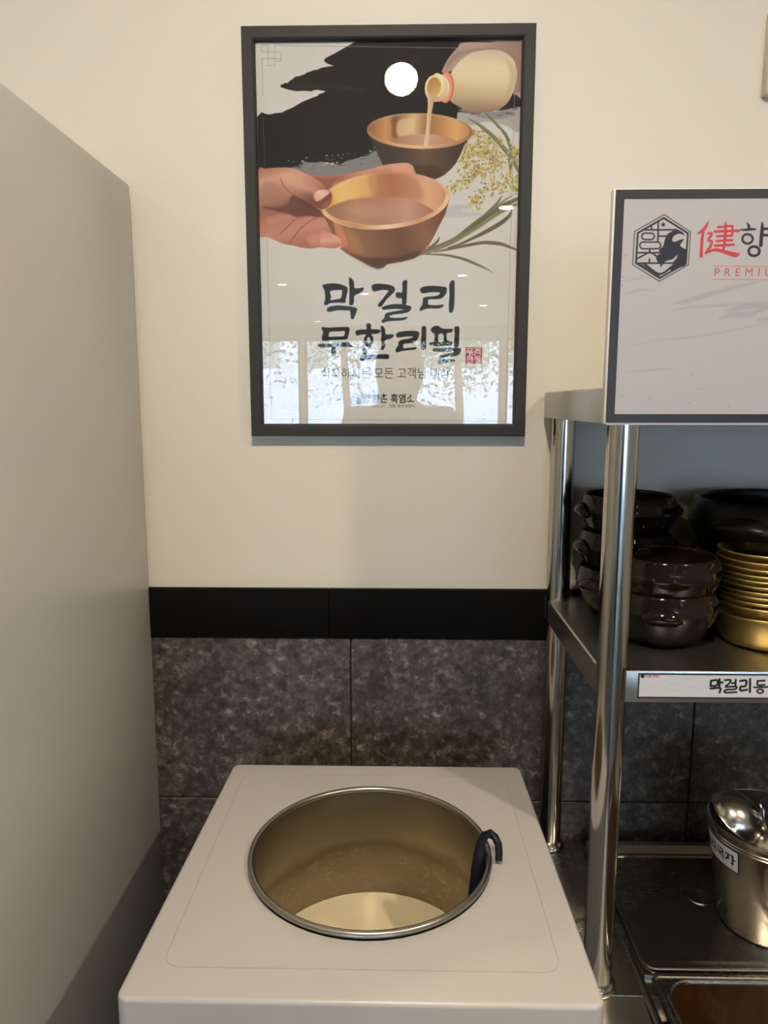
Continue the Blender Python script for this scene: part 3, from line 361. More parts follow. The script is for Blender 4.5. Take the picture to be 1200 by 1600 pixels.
 ["f",[[[74.2,208.1],[90.9,213.5],[104.8,220.2],[96.4,224.1],[85.2,222.7],[76.9,217.4]]],[196,128,104],1,4,0.5],
 ["s",[[38.7,204.0],[40.0,210.6],[44.7,219.8],[52.9,227.8],[61.2,232.5]],[0.3,1.34,1.48,1.34,0.74],[140,90,70],0.6,1],
 ["s",[[45.7,205.3],[47.5,215.9],[53.7,225.2]],[0.15,0.74,0.3],[172,118,92],0.6,0.7],
 ["s",[[50.4,206.1],[51.7,217.2],[57.8,226.8]],[0.15,0.74,0.3],[172,118,92],0.6,0.7],
 ["s",[[55.1,207.0],[55.9,218.6],[62.0,228.4]],[0.15,0.74,0.3],[172,118,92],0.6,0.7],
 ["s",[[59.9,207.8],[60.1,219.9],[66.2,230.0]],[0.15,0.74,0.3],[172,118,92],0.6,0.7],
 ["f",[[[65.4,237.2],[82.0,245.3],[98.7,254.7],[108.5,257.4],[95.9,258.7],[76.4,247.9]]],[96,58,46],1,2.5,0.7],
 ["f",[[[92.3,234.7],[94.9,228.1],[103.3,224.8],[113.1,224.9],[119.0,228.5],[117.2,231.5],[110.2,236.1],[101.7,241.6],[96.1,242.4]]],["lin",[94.7,240.0],[117.3,226.9],[[206,152,134],[226,184,168],[212,160,140]]],1,0.6,1],
 ["s",[[92.3,236.0],[94.9,228.7],[103.3,224.8],[113.8,224.9]],[0.3,0.74,0.74,0.3],[158,104,86],0.5,1],
 ["s",[[94.7,242.4],[101.7,242.2],[110.2,236.6],[117.9,231.6]],[0.3,0.59,0.74,0.59],[226,176,158],0.5,1],
 ["f",[[[104.4,253.4],[114.2,251.4],[121.3,242.8],[122.1,234.9],[117.1,241.5],[108.7,246.7]]],[172,104,82],1,2.5,0.6],
 ["s",[[33.6,6.3],[422.9,15.0]],[0.83,0.83],[150,142,134],0,0.9],
 ["s",[[13.1,30.2],[12.9,81.7]],[0.83,0.83],[150,142,134],0,0.9],
 ["s",[[12.1,112.5],[13.9,190.6]],[0.78,0.78],[120,112,104],0,0.8],
 ["s",[[14.4,300.6],[15.1,597.6]],[0.83,0.83],[150,142,134],0,0.9],
 ["s",[[15.1,597.6],[414.9,600.7]],[0.83,0.83],[150,142,134],0,0.9],
 ["s",[[414.9,600.7],[417.0,18.7]],[0.83,0.83],[150,142,134],0,0.9],
 ["s",[[12.6,5.6],[22.8,5.9]],[0.83,0.83],[150,142,134],0,0.9],
 ["s",[[22.8,5.9],[22.7,36.1]],[0.83,0.83],[150,142,134],0,0.9],
 ["s",[[22.7,36.1],[33.2,36.4]],[0.83,0.83],[150,142,134],0,0.9],
 ["s",[[33.2,36.4],[33.6,6.3]],[0.83,0.83],[150,142,134],0,0.9],
 ["s",[[12.6,5.6],[12.7,15.5]],[0.83,0.83],[150,142,134],0,0.9],
 ["s",[[12.7,15.5],[43.6,16.7]],[0.83,0.83],[150,142,134],0,0.9],
 ["s",[[43.6,16.7],[43.3,30.0]],[0.83,0.83],[150,142,134],0,0.9],
 ["s",[[43.3,30.0],[32.9,29.6]],[0.83,0.83],[150,142,134],0,0.9],
 ["s",[[12.9,25.4],[43.4,26.5]],[0.83,0.83],[150,142,134],0,0.9],
 ["s",[[12.9,25.4],[12.9,30.2]],[0.83,0.83],[150,142,134],0,0.9],
 ["s",[[22.9,25.5],[33.2,25.6]],[0.83,0.83],[150,142,134],0,0.9],
 ["s",[[22.8,5.9],[23.0,15.1]],[0.83,0.83],[150,142,134],0,0.9],
 ["f",[[[105.2,376.5],[111.0,374.5],[116.4,373.5],[129.2,373.5],[140.9,376.6],[147.2,380.8],[146.5,389.0],[143.9,399.4],[142.8,404.5],[128.9,404.5],[117.1,405.5],[111.7,408.6],[107.4,406.5],[109.7,399.3],[109.4,387.9],[107.3,381.7]],[[118.4,385.8],[136.5,383.8],[138.0,388.0],[135.8,397.3],[126.8,399.3],[118.6,400.3],[119.6,394.1]]],[44,46,50],1,0.25,1],
 ["f",[[[150.1,363.7],[154.8,366.4],[158.0,371.5],[158.6,380.2],[164.3,381.4],[173.5,380.2],[173.0,385.0],[165.3,390.1],[158.5,393.8],[157.8,402.5],[155.6,408.3],[150.3,407.7],[149.9,400.4],[150.4,383.9],[149.9,371.5]]],[44,46,50],1,0.25,1],
 ["f",[[[112.7,413.8],[118.1,410.7],[128.8,409.1],[141.7,409.7],[154.5,411.2],[162.6,413.9],[162.0,419.1],[159.1,426.4],[157.0,430.8],[152.7,430.6],[151.9,423.3],[150.6,417.6],[141.6,417.0],[128.8,417.0],[120.2,419.0],[113.3,418.6]]],[44,46,50],1,0.25,1],
 ["f",[[[187.8,376.8],[195.2,374.1],[210.1,374.8],[221.8,377.5],[226.1,382.1],[225.0,387.2],[218.7,393.4],[212.3,399.5],[206.9,406.8],[203.3,410.9],[197.9,410.5],[199.4,405.7],[204.8,399.5],[211.2,391.3],[215.4,385.5],[205.9,384.0],[195.2,386.1],[189.9,386.1],[187.8,380.9]]],[44,46,50],1,0.25,1],
 ["f",[[[238.2,372.8],[243.1,368.1],[246.7,370.8],[246.3,382.1],[245.9,396.5],[244.7,406.9],[238.3,407.3],[237.8,398.0],[233.6,397.5],[228.2,395.5],[227.6,389.3],[232.5,387.8],[237.8,388.3],[238.8,380.0]]],[44,46,50],1,0.25,1],
 ["f",[[[204.1,413.0],[210.1,409.9],[222.9,407.2],[237.9,407.3],[248.6,409.4],[253.7,412.1],[251.8,417.3],[247.5,420.4],[237.9,422.4],[225.1,423.8],[218.1,425.9],[217.6,428.0],[224.1,429.3],[235.8,429.3],[247.6,428.1],[244.4,431.8],[238.0,433.5],[223.0,434.3],[212.3,435.5],[205.8,437.6],[204.1,433.4],[208.4,429.6],[210.6,422.4],[218.7,419.9],[231.5,417.8],[241.1,416.0],[227.2,414.7],[214.4,415.5],[206.9,416.1]]],[44,46,50],1,0.25,1],
 ["f",[[[267.6,383.2],[273.9,379.1],[286.6,377.7],[301.5,378.6],[311.1,380.3],[312.2,385.4],[310.2,391.6],[303.9,397.7],[295.4,399.2],[282.6,399.5],[281.6,403.9],[282.7,408.2],[295.5,409.1],[307.2,408.1],[305.1,412.2],[297.7,414.3],[282.7,414.2],[274.2,416.3],[268.3,418.3],[268.2,413.2],[272.0,408.0],[273.0,398.7],[277.2,395.6],[291.1,394.6],[298.5,392.6],[300.6,388.5],[286.7,388.0],[276.1,389.4],[270.8,389.4]]],[44,46,50],1,0.25,1],
 ["f",[[[318.0,372.1],[321.5,369.0],[324.7,370.5],[325.3,382.4],[325.2,400.9],[324.3,414.3],[321.2,421.2],[316.9,419.5],[316.1,409.1],[317.0,392.6],[316.4,378.2]]],[44,46,50],1,0.25,1],
 ["f",[[[103.1,444.4],[113.4,445.1],[128.5,444.5],[141.4,444.1],[148.9,444.5],[150.0,449.4],[147.7,458.8],[145.1,464.0],[132.6,465.1],[119.7,465.5],[109.9,466.7],[104.1,466.1],[103.6,458.7],[105.8,452.4]],[[117.7,452.0],[132.7,451.2],[141.3,450.8],[141.7,455.6],[139.1,459.2],[126.2,459.8],[115.4,459.8]]],[44,46,50],1,0.25,1],
 ["f",[[[95.8,473.9],[101.2,471.8],[117.4,471.4],[136.9,469.7],[148.7,469.7],[152.0,472.5],[155.2,477.3],[143.3,476.7],[127.1,476.9],[127.7,484.0],[124.8,490.8],[119.4,491.4],[119.1,481.9],[118.5,477.3],[104.4,477.7],[97.9,476.6]]],[44,46,50],1,0.25,1],
 ["f",[[[178.4,440.4],[182.3,437.9],[186.1,440.4],[186.5,447.3],[195.1,448.0],[202.0,449.5],[200.5,453.6],[192.9,455.7],[186.5,456.1],[189.7,461.0],[189.0,470.4],[186.4,475.7],[181.1,477.4],[175.7,473.6],[174.0,467.2],[175.3,460.9],[177.9,456.7],[169.3,456.7],[162.8,458.2],[160.3,454.6],[160.7,450.4],[169.3,448.3],[178.4,447.7]],[[181.1,461.4],[184.3,462.0],[184.3,468.3],[181.7,471.9],[178.9,469.4],[179.2,464.1]]],[44,46,50],1,0.25,1],
 ["f",[[[203.3,442.1],[208.0,444.7],[210.1,449.5],[210.6,456.0],[218.7,456.4],[224.1,456.8],[223.0,461.0],[216.6,464.2],[210.6,465.6],[209.7,475.7],[206.9,481.4],[202.6,480.6],[202.6,471.5],[203.7,456.8],[202.8,448.4]]],[44,46,50],1,0.25,1],
 ["f",[[[171.3,479.9],[175.7,479.3],[178.2,484.1],[178.9,489.4],[192.9,489.4],[210.1,489.0],[216.2,490.5],[216.2,495.2],[212.3,496.8],[197.2,496.4],[182.1,496.8],[173.4,500.0],[168.0,498.9],[167.4,492.6],[171.3,486.2]]],[44,46,50],1,0.25,1],
 ["f",[[[228.4,456.8],[232.7,452.7],[244.5,451.0],[259.5,450.6],[266.4,452.7],[267.0,458.0],[264.3,464.2],[258.5,469.5],[248.9,471.2],[241.3,472.0],[240.3,475.8],[241.4,479.1],[253.2,478.3],[262.4,477.5],[260.7,481.1],[248.9,482.5],[238.2,483.8],[230.6,485.9],[227.4,484.2],[228.5,478.9],[231.7,474.7],[232.7,468.4],[238.1,465.3],[251.0,463.2],[257.4,460.0],[244.5,460.0],[235.9,461.1],[229.5,461.0]]],[44,46,50],1,0.25,1],
 ["f",[[[271.2,445.4],[274.8,442.7],[278.3,444.8],[278.8,456.9],[278.5,467.4],[279.0,477.9],[275.8,482.1],[270.9,481.1],[269.9,471.6],[270.7,459.0]]],[44,46,50],1,0.25,1],
 ["f",[[[286.2,448.6],[291.5,443.4],[299.0,442.8],[304.4,446.5],[313.0,447.6],[322.6,447.6],[321.6,452.8],[313.5,454.9],[313.6,465.4],[317.5,467.5],[322.9,469.2],[320.8,473.8],[309.0,475.2],[296.2,475.9],[285.4,474.2],[284.3,470.0],[291.8,468.5],[292.8,457.0],[288.4,452.8]],[[299.6,456.6],[307.1,456.4],[307.7,467.9],[299.7,468.5]]],[44,46,50],1,0.25,1],
 ["f",[[[325.8,445.5],[330.0,443.5],[333.9,445.5],[334.1,459.1],[333.1,475.9],[326.2,477.0],[325.7,467.5],[326.6,457.0]]],[44,46,50],1,0.25,1],
 ["f",[[[290.8,479.6],[302.6,479.0],[322.0,478.4],[337.0,479.7],[336.0,487.5],[330.7,491.7],[317.9,493.2],[308.2,494.4],[307.6,497.0],[317.9,497.8],[326.5,498.0],[326.2,501.6],[315.8,502.5],[305.1,503.7],[299.7,505.4],[298.6,501.2],[301.8,496.9],[301.7,491.7],[309.2,489.6],[322.1,486.8],[324.2,484.7],[309.2,484.7],[292.0,484.7]]],[44,46,50],1,0.25,1],
 ["f",[[[344.8,477.6],[372.7,478.1],[372.9,504.7],[345.6,504.3]]],[168,56,72],0,0.3,1],
 ["t","무",[346.2,489.7],13.2,[205,190,184],{"bold":0.01}],
 ["t","한",[346.4,502.7],13.2,[205,190,184],{"bold":0.01}],
 ["t","리",[359.4,489.7],13.2,[205,190,184],{"bold":0.01}],
 ["t","필",[359.6,502.7],13.2,[205,190,184],{"bold":0.01}],
 ["t","식사하시는 모든 고객님 대상",[100.7,528.1],20.5,[74,72,76],{"width":240}],
 ["t","健향촌 흑염소",[172.1,568.9],16.5,[40,40,42],{"width":96,"bold":0.02}],
 ["t","PREMIUM",[184.6,577.5],5.4,[176,70,70],{"width":27}],
 ["t","전통 재래 보양식",[216.4,577.5],6,[70,66,66],{"width":48}],
 ["hex",[162.1,566.4],11,[60,60,62]],
]
ART_SIGN = [
 ["s",[[70.6,123.7],[86.8,121.1],[104.6,115.4],[129.5,108.8],[164.9,100.1]],[1.96,5.09,5.87,5.09,1.96],[160,156,158],1.2,0.6],
 ["s",[[69.3,132.0],[90.9,128.2],[119.8,126.5],[155.8,123.9]],[1.17,2.74,3.13,1.17],[160,156,158],1.2,0.6],
 ["s",[[124.4,140.7],[138.6,136.3],[156.7,136.3],[177.9,128.4]],[2.74,6.65,5.87,3.91],[160,156,158],1.2,0.6],
 ["s",[[132.8,131.8],[156.0,126.6],[177.6,124.9]],[3.13,7.04,5.87],[160,156,158],1.2,0.6],
 ["s",[[168.1,142.6],[178.9,141.2]],[3.13,3.52],[160,156,158],1.2,0.6],
 ["s",[[20.3,172.9],[52.9,165.7],[103.8,160.4],[147.0,152.4],[179.1,144.4]],[0.59,1.37,1.57,1.37,0.78],[160,156,158],1.2,0.6],
 ["s",[[19.8,202.0],[51.0,198.3],[73.0,196.5]],[0.78,1.57,0.59],[160,156,158],1.2,0.6],
 ["s",[[10.2,115.5],[33.5,108.5],[51.7,110.3]],[0.98,1.96,0.78],[160,156,158],1.2,0.6],
 ["s",[[11.3,99.6],[32.8,95.3],[49.0,92.7]],[0.59,1.57,0.59],[160,156,158],1.2,0.6],
 ["f",[[[17.1,228.0],[16.9,228.5],[16.5,228.7],[16.0,228.5],[15.8,228.0],[16.0,227.6],[16.4,227.4],[16.9,227.6]]],[110,104,104],1,0.1,0.8],
 ["f",[[[49.7,231.3],[49.5,231.8],[49.1,232.0],[48.6,231.8],[48.4,231.3],[48.6,230.9],[49.0,230.7],[49.5,230.9]]],[110,104,104],1,0.1,0.8],
 ["f",[[[96.3,236.9],[96.2,237.3],[95.7,237.5],[95.2,237.3],[95.0,236.9],[95.2,236.4],[95.6,236.2],[96.1,236.4]]],[110,104,104],1,0.1,0.8],
 ["f",[[[141.9,240.9],[141.7,241.4],[141.3,241.6],[140.8,241.4],[140.6,240.9],[140.8,240.5],[141.2,240.3],[141.7,240.5]]],[110,104,104],1,0.1,0.8],
 ["f",[[[96.1,203.8],[96.0,204.3],[95.5,204.5],[95.1,204.3],[94.9,203.8],[95.0,203.4],[95.5,203.2],[95.9,203.4]]],[110,104,104],1,0.1,0.8],
 ["f",[[[129.0,132.2],[128.8,132.6],[128.4,132.8],[127.9,132.6],[127.7,132.2],[127.9,131.7],[128.3,131.6],[128.8,131.7]]],[110,104,104],1,0.1,0.8],
 ["f",[[[13.8,71.2],[13.6,71.6],[13.2,71.8],[12.7,71.6],[12.5,71.2],[12.7,70.8],[13.1,70.6],[13.6,70.8]]],[110,104,104],1,0.1,0.8],
 ["f",[[[12.6,94.3],[12.4,94.8],[12.0,94.9],[11.5,94.8],[11.3,94.3],[11.5,93.9],[11.9,93.7],[12.4,93.9]]],[110,104,104],1,0.1,0.8],
 ["f",[[[12.1,104.0],[12.0,104.5],[11.5,104.6],[11.1,104.5],[10.8,104.0],[11.0,103.6],[11.5,103.4],[11.9,103.6]]],[110,104,104],1,0.1,0.8],
 ["f",[[[109.1,220.3],[109.0,220.8],[108.5,221.0],[108.1,220.8],[107.9,220.3],[108.0,219.9],[108.5,219.7],[108.9,219.9]]],[110,104,104],1,0.1,0.8],
 ["s",[[54.5,26.9],[85.2,45.6]],[0.86,0.86],[46,46,52],0,1],
 ["s",[[85.2,45.6],[84.8,81.3]],[0.86,0.86],[46,46,52],0,1],
 ["s",[[84.8,81.3],[53.2,99.4]],[0.86,0.86],[46,46,52],0,1],
 ["s",[[53.2,99.4],[22.0,80.9]],[0.86,0.86],[46,46,52],0,1],
 ["s",[[22.0,80.9],[22.5,44.9]],[0.86,0.86],[46,46,52],0,1],
 ["s",[[22.5,44.9],[54.5,26.9]],[0.86,0.86],[46,46,52],0,1],
 ["s",[[54.3,30.5],[82.3,47.1]],[2.01,2.01],[46,46,52],0,1],
 ["s",[[82.3,47.1],[81.9,79.7]],[2.01,2.01],[46,46,52],0,1],
 ["s",[[81.9,79.7],[53.3,95.8]],[2.01,2.01],[46,46,52],0,1],
 ["s",[[53.3,95.8],[25.7,79.2]],[2.01,2.01],[46,46,52],0,1],
 ["s",[[25.7,79.2],[26.1,46.6]],[2.01,2.01],[46,46,52],0,1],
 ["s",[[26.1,46.6],[54.3,30.5]],[2.01,2.01],[46,46,52],0,1],
 ["s",[[31.1,43.2],[69.2,43.3]],[1.72,1.72],[46,46,52],0,1],
 ["s",[[41.1,38.0],[41.3,43.2]],[1.72,1.72],[46,46,52],0,1],
 ["s",[[48.5,34.0],[49.1,55.8]],[1.72,1.72],[46,46,52],0,1],
 ["s",[[48.9,50.0],[58.4,50.0]],[1.72,1.72],[46,46,52],0,1],
 ["s",[[26.4,68.0],[52.2,68.1]],[1.72,1.72],[46,46,52],0,1],
 ["s",[[26.1,74.9],[39.0,68.0]],[1.72,1.72],[46,46,52],0,1],
 ["s",[[43.6,68.5],[50.1,72.9]],[1.72,1.72],[46,46,52],0,1],
 ["s",[[40.6,68.0],[40.4,65.1]],[2.01,2.01],[46,46,52],0,1],
 ["s",[[40.7,74.9],[40.9,79.2]],[1.72,1.72],[46,46,52],0,1],
 ["s",[[26.3,79.4],[67.4,79.5]],[1.72,1.72],[46,46,52],0,1],
 ["s",[[35.7,80.7],[53.2,91.4],[67.3,82.5]],[2.3,2.3,2.3],[46,46,52],0,1],
 ["s",[[31.4,80.5],[53.1,93.7]],[1.29,1.29],[46,46,52],0,1],
 ["s",[[34.2,46.7],[32.9,47.0],[31.7,47.7],[31.0,48.9],[30.8,50.2],[31.1,51.5],[32.0,52.7],[33.2,53.5],[34.6,53.7],[41.3,53.8],[42.7,53.5],[43.8,52.7],[44.5,51.6],[44.8,50.3],[44.4,48.9],[43.6,47.8],[42.3,47.0],[40.9,46.8],[34.2,46.7]],[1.58,1.58,1.58,1.58,1.58,1.58,1.58,1.58,1.58,1.58,1.58,1.58,1.58,1.58,1.58,1.58,1.58,1.58,1.58],[46,46,52],0,1],
 ["s",[[32.6,56.4],[31.2,56.7],[30.0,57.4],[29.3,58.6],[29.0,60.0],[29.4,61.4],[30.3,62.6],[31.5,63.4],[33.0,63.7],[49.0,63.7],[50.4,63.4],[51.6,62.7],[52.3,61.5],[52.5,60.1],[52.2,58.7],[51.3,57.5],[50.0,56.7],[48.6,56.5],[32.6,56.4]],[1.58,1.58,1.58,1.58,1.58,1.58,1.58,1.58,1.58,1.58,1.58,1.58,1.58,1.58,1.58,1.58,1.58,1.58,1.58],[46,46,52],0,1],
 ["f",[[[53.9,34.3],[54.8,36.5],[57.2,36.6],[55.4,38.0],[56.2,40.3],[54.1,39.0],[52.2,40.2],[52.7,38.0],[50.7,36.6],[53.1,36.5]]],[46,46,52],0,0,1],
 ["f",[[[79.0,49.6],[77.0,46.8],[73.5,44.3],[69.9,43.2],[64.7,44.8],[59.6,48.0],[56.7,54.3],[55.5,60.7],[51.6,64.2],[51.0,66.4],[53.3,68.6],[49.9,70.6],[48.0,73.4],[50.4,78.6],[52.2,79.9],[53.2,81.4],[54.0,84.5],[55.3,81.4],[56.2,81.8],[57.0,79.1],[61.9,76.3],[67.1,75.6],[69.9,72.9],[71.5,70.7],[71.3,74.2],[68.3,77.3],[67.2,81.2],[64.8,86.1],[66.5,87.6],[75.6,84.4],[82.4,80.6],[82.2,66.5],[78.3,63.3],[74.4,60.5],[75.6,57.6],[78.2,53.4],[72.5,54.7],[68.0,56.5],[65.1,54.6],[66.5,50.3],[70.8,47.8],[75.4,48.1]]],[46,46,52],1,0,1],
 ["s",[[60.6,77.1],[65.8,75.8],[69.6,73.3],[71.3,70.7]],[0.29,0.72,0.86,0.43],[186,176,177],0,1],
 ["s",[[104.4,35.0],[101.6,40.6],[98.2,44.6],[93.7,47.4]],[1.43,3.44,3.73,2.01],[200,66,72],0,1],
 ["s",[[99.7,43.7],[98.7,53.2],[98.6,63.4],[98.8,71.8]],[3.16,3.16,3.44,3.73],[200,66,72],0,1],
 ["s",[[104.9,47.2],[109.1,48.0],[105.6,54.5],[109.7,56.1],[108.0,62.2],[104.9,67.3],[103.4,69.0]],[2.58,2.87,2.87,2.58,3.16,3.16,2.3],[200,66,72],0,1],
 ["s",[[103.4,69.0],[112.6,65.3],[120.6,66.3],[129.3,68.9],[137.3,70.7],[141.6,69.5]],[1.72,3.16,3.73,4.59,5.17,1.15],[200,66,72],0,1],
 ["s",[[115.7,40.7],[124.1,39.9],[131.9,39.5]],[2.58,2.58,2.58],[200,66,72],0,1],
 ["s",[[112.4,45.4],[125.7,45.0],[138.8,44.6]],[2.87,2.87,2.87],[200,66,72],0,1],
 ["s",[[115.3,50.5],[124.8,50.1],[132.1,49.8]],[2.58,2.58,2.58],[200,66,72],0,1],
 ["s",[[131.4,39.7],[132.0,45.2],[131.7,49.8]],[2.58,2.58,2.58],[200,66,72],0,1],
 ["s",[[115.1,55.6],[125.1,55.0],[132.5,54.7]],[2.58,2.58,2.58],[200,66,72],0,1],
 ["s",[[113.6,60.7],[124.1,60.2],[134.3,59.7]],[2.87,2.87,2.87],[200,66,72],0,1],
 ["s",[[123.8,35.6],[124.2,45.8],[123.9,57.2],[123.0,67.1]],[2.01,3.44,3.16,2.87],[200,66,72],0,1],
 ["s",[[147.6,36.3],[149.7,39.3],[150.1,42.1]],[1.15,2.87,3.16],[46,46,52],0,1],
 ["s",[[140.8,43.7],[146.6,43.6],[153.1,43.1],[158.0,43.1]],[1.43,2.58,2.87,1.43],[46,46,52],0,1],
 ["s",[[155.1,53.5],[155.0,55.1],[154.3,56.5],[153.1,57.6],[151.5,58.3],[149.7,58.5],[147.9,58.3],[146.3,57.6],[144.9,56.4],[144.0,55.0],[143.6,53.4],[143.8,51.9],[144.5,50.5],[145.7,49.3],[147.2,48.6],[149.0,48.4],[150.8,48.7],[152.5,49.4],[153.8,50.5],[154.7,51.9],[155.1,53.5],[155.0,55.1]],[2.44,2.44,2.44,2.44,2.44,2.44,2.44,2.44,2.44,2.44,2.44,2.44,2.44,2.44,2.44,2.44,2.44,2.44,2.44,2.44,2.44,2.44],[46,46,52],0,1],
 ["s",[[164.3,36.1],[165.0,42.2],[164.7,52.3],[164.8,60.5]],[1.72,3.73,4.02,4.02],[46,46,52],0,1],
 ["s",[[165.5,42.8],[173.3,42.7]],[2.87,2.87],[46,46,52],0,1],
 ["s",[[165.6,49.5],[173.4,49.5]],[2.87,2.87],[46,46,52],0,1],
 ["s",[[163.7,66.9],[163.6,68.4],[162.8,69.9],[161.5,71.0],[159.9,71.7],[158.1,71.9],[156.2,71.7],[154.4,71.0],[153.0,69.8],[152.1,68.4],[151.6,66.8],[151.8,65.2],[152.6,63.8],[153.8,62.7],[155.5,62.0],[157.3,61.8],[159.2,62.0],[160.9,62.7],[162.4,63.9],[163.3,65.3],[163.7,66.9],[163.6,68.4]],[2.87,2.87,2.87,2.87,2.87,2.87,2.87,2.87,2.87,2.87,2.87,2.87,2.87,2.87,2.87,2.87,2.87,2.87,2.87,2.87,2.87,2.87],[46,46,52],0,1],
 ["s",[[113.4,83.0],[227.1,84.0]],[0.46,0.46],[200,66,72],0,1],
 ["s",[[113.2,97.4],[228.3,98.5]],[0.46,0.46],[200,66,72],0,1],
 ["t","PREMIUM",[114.3,94.0],12.6,[196,84,90],{"spacing":1.75}],
 ["t","촌 흑염소",[178.2,72.7],42,[46,46,52],{"bold":0.01}],
]
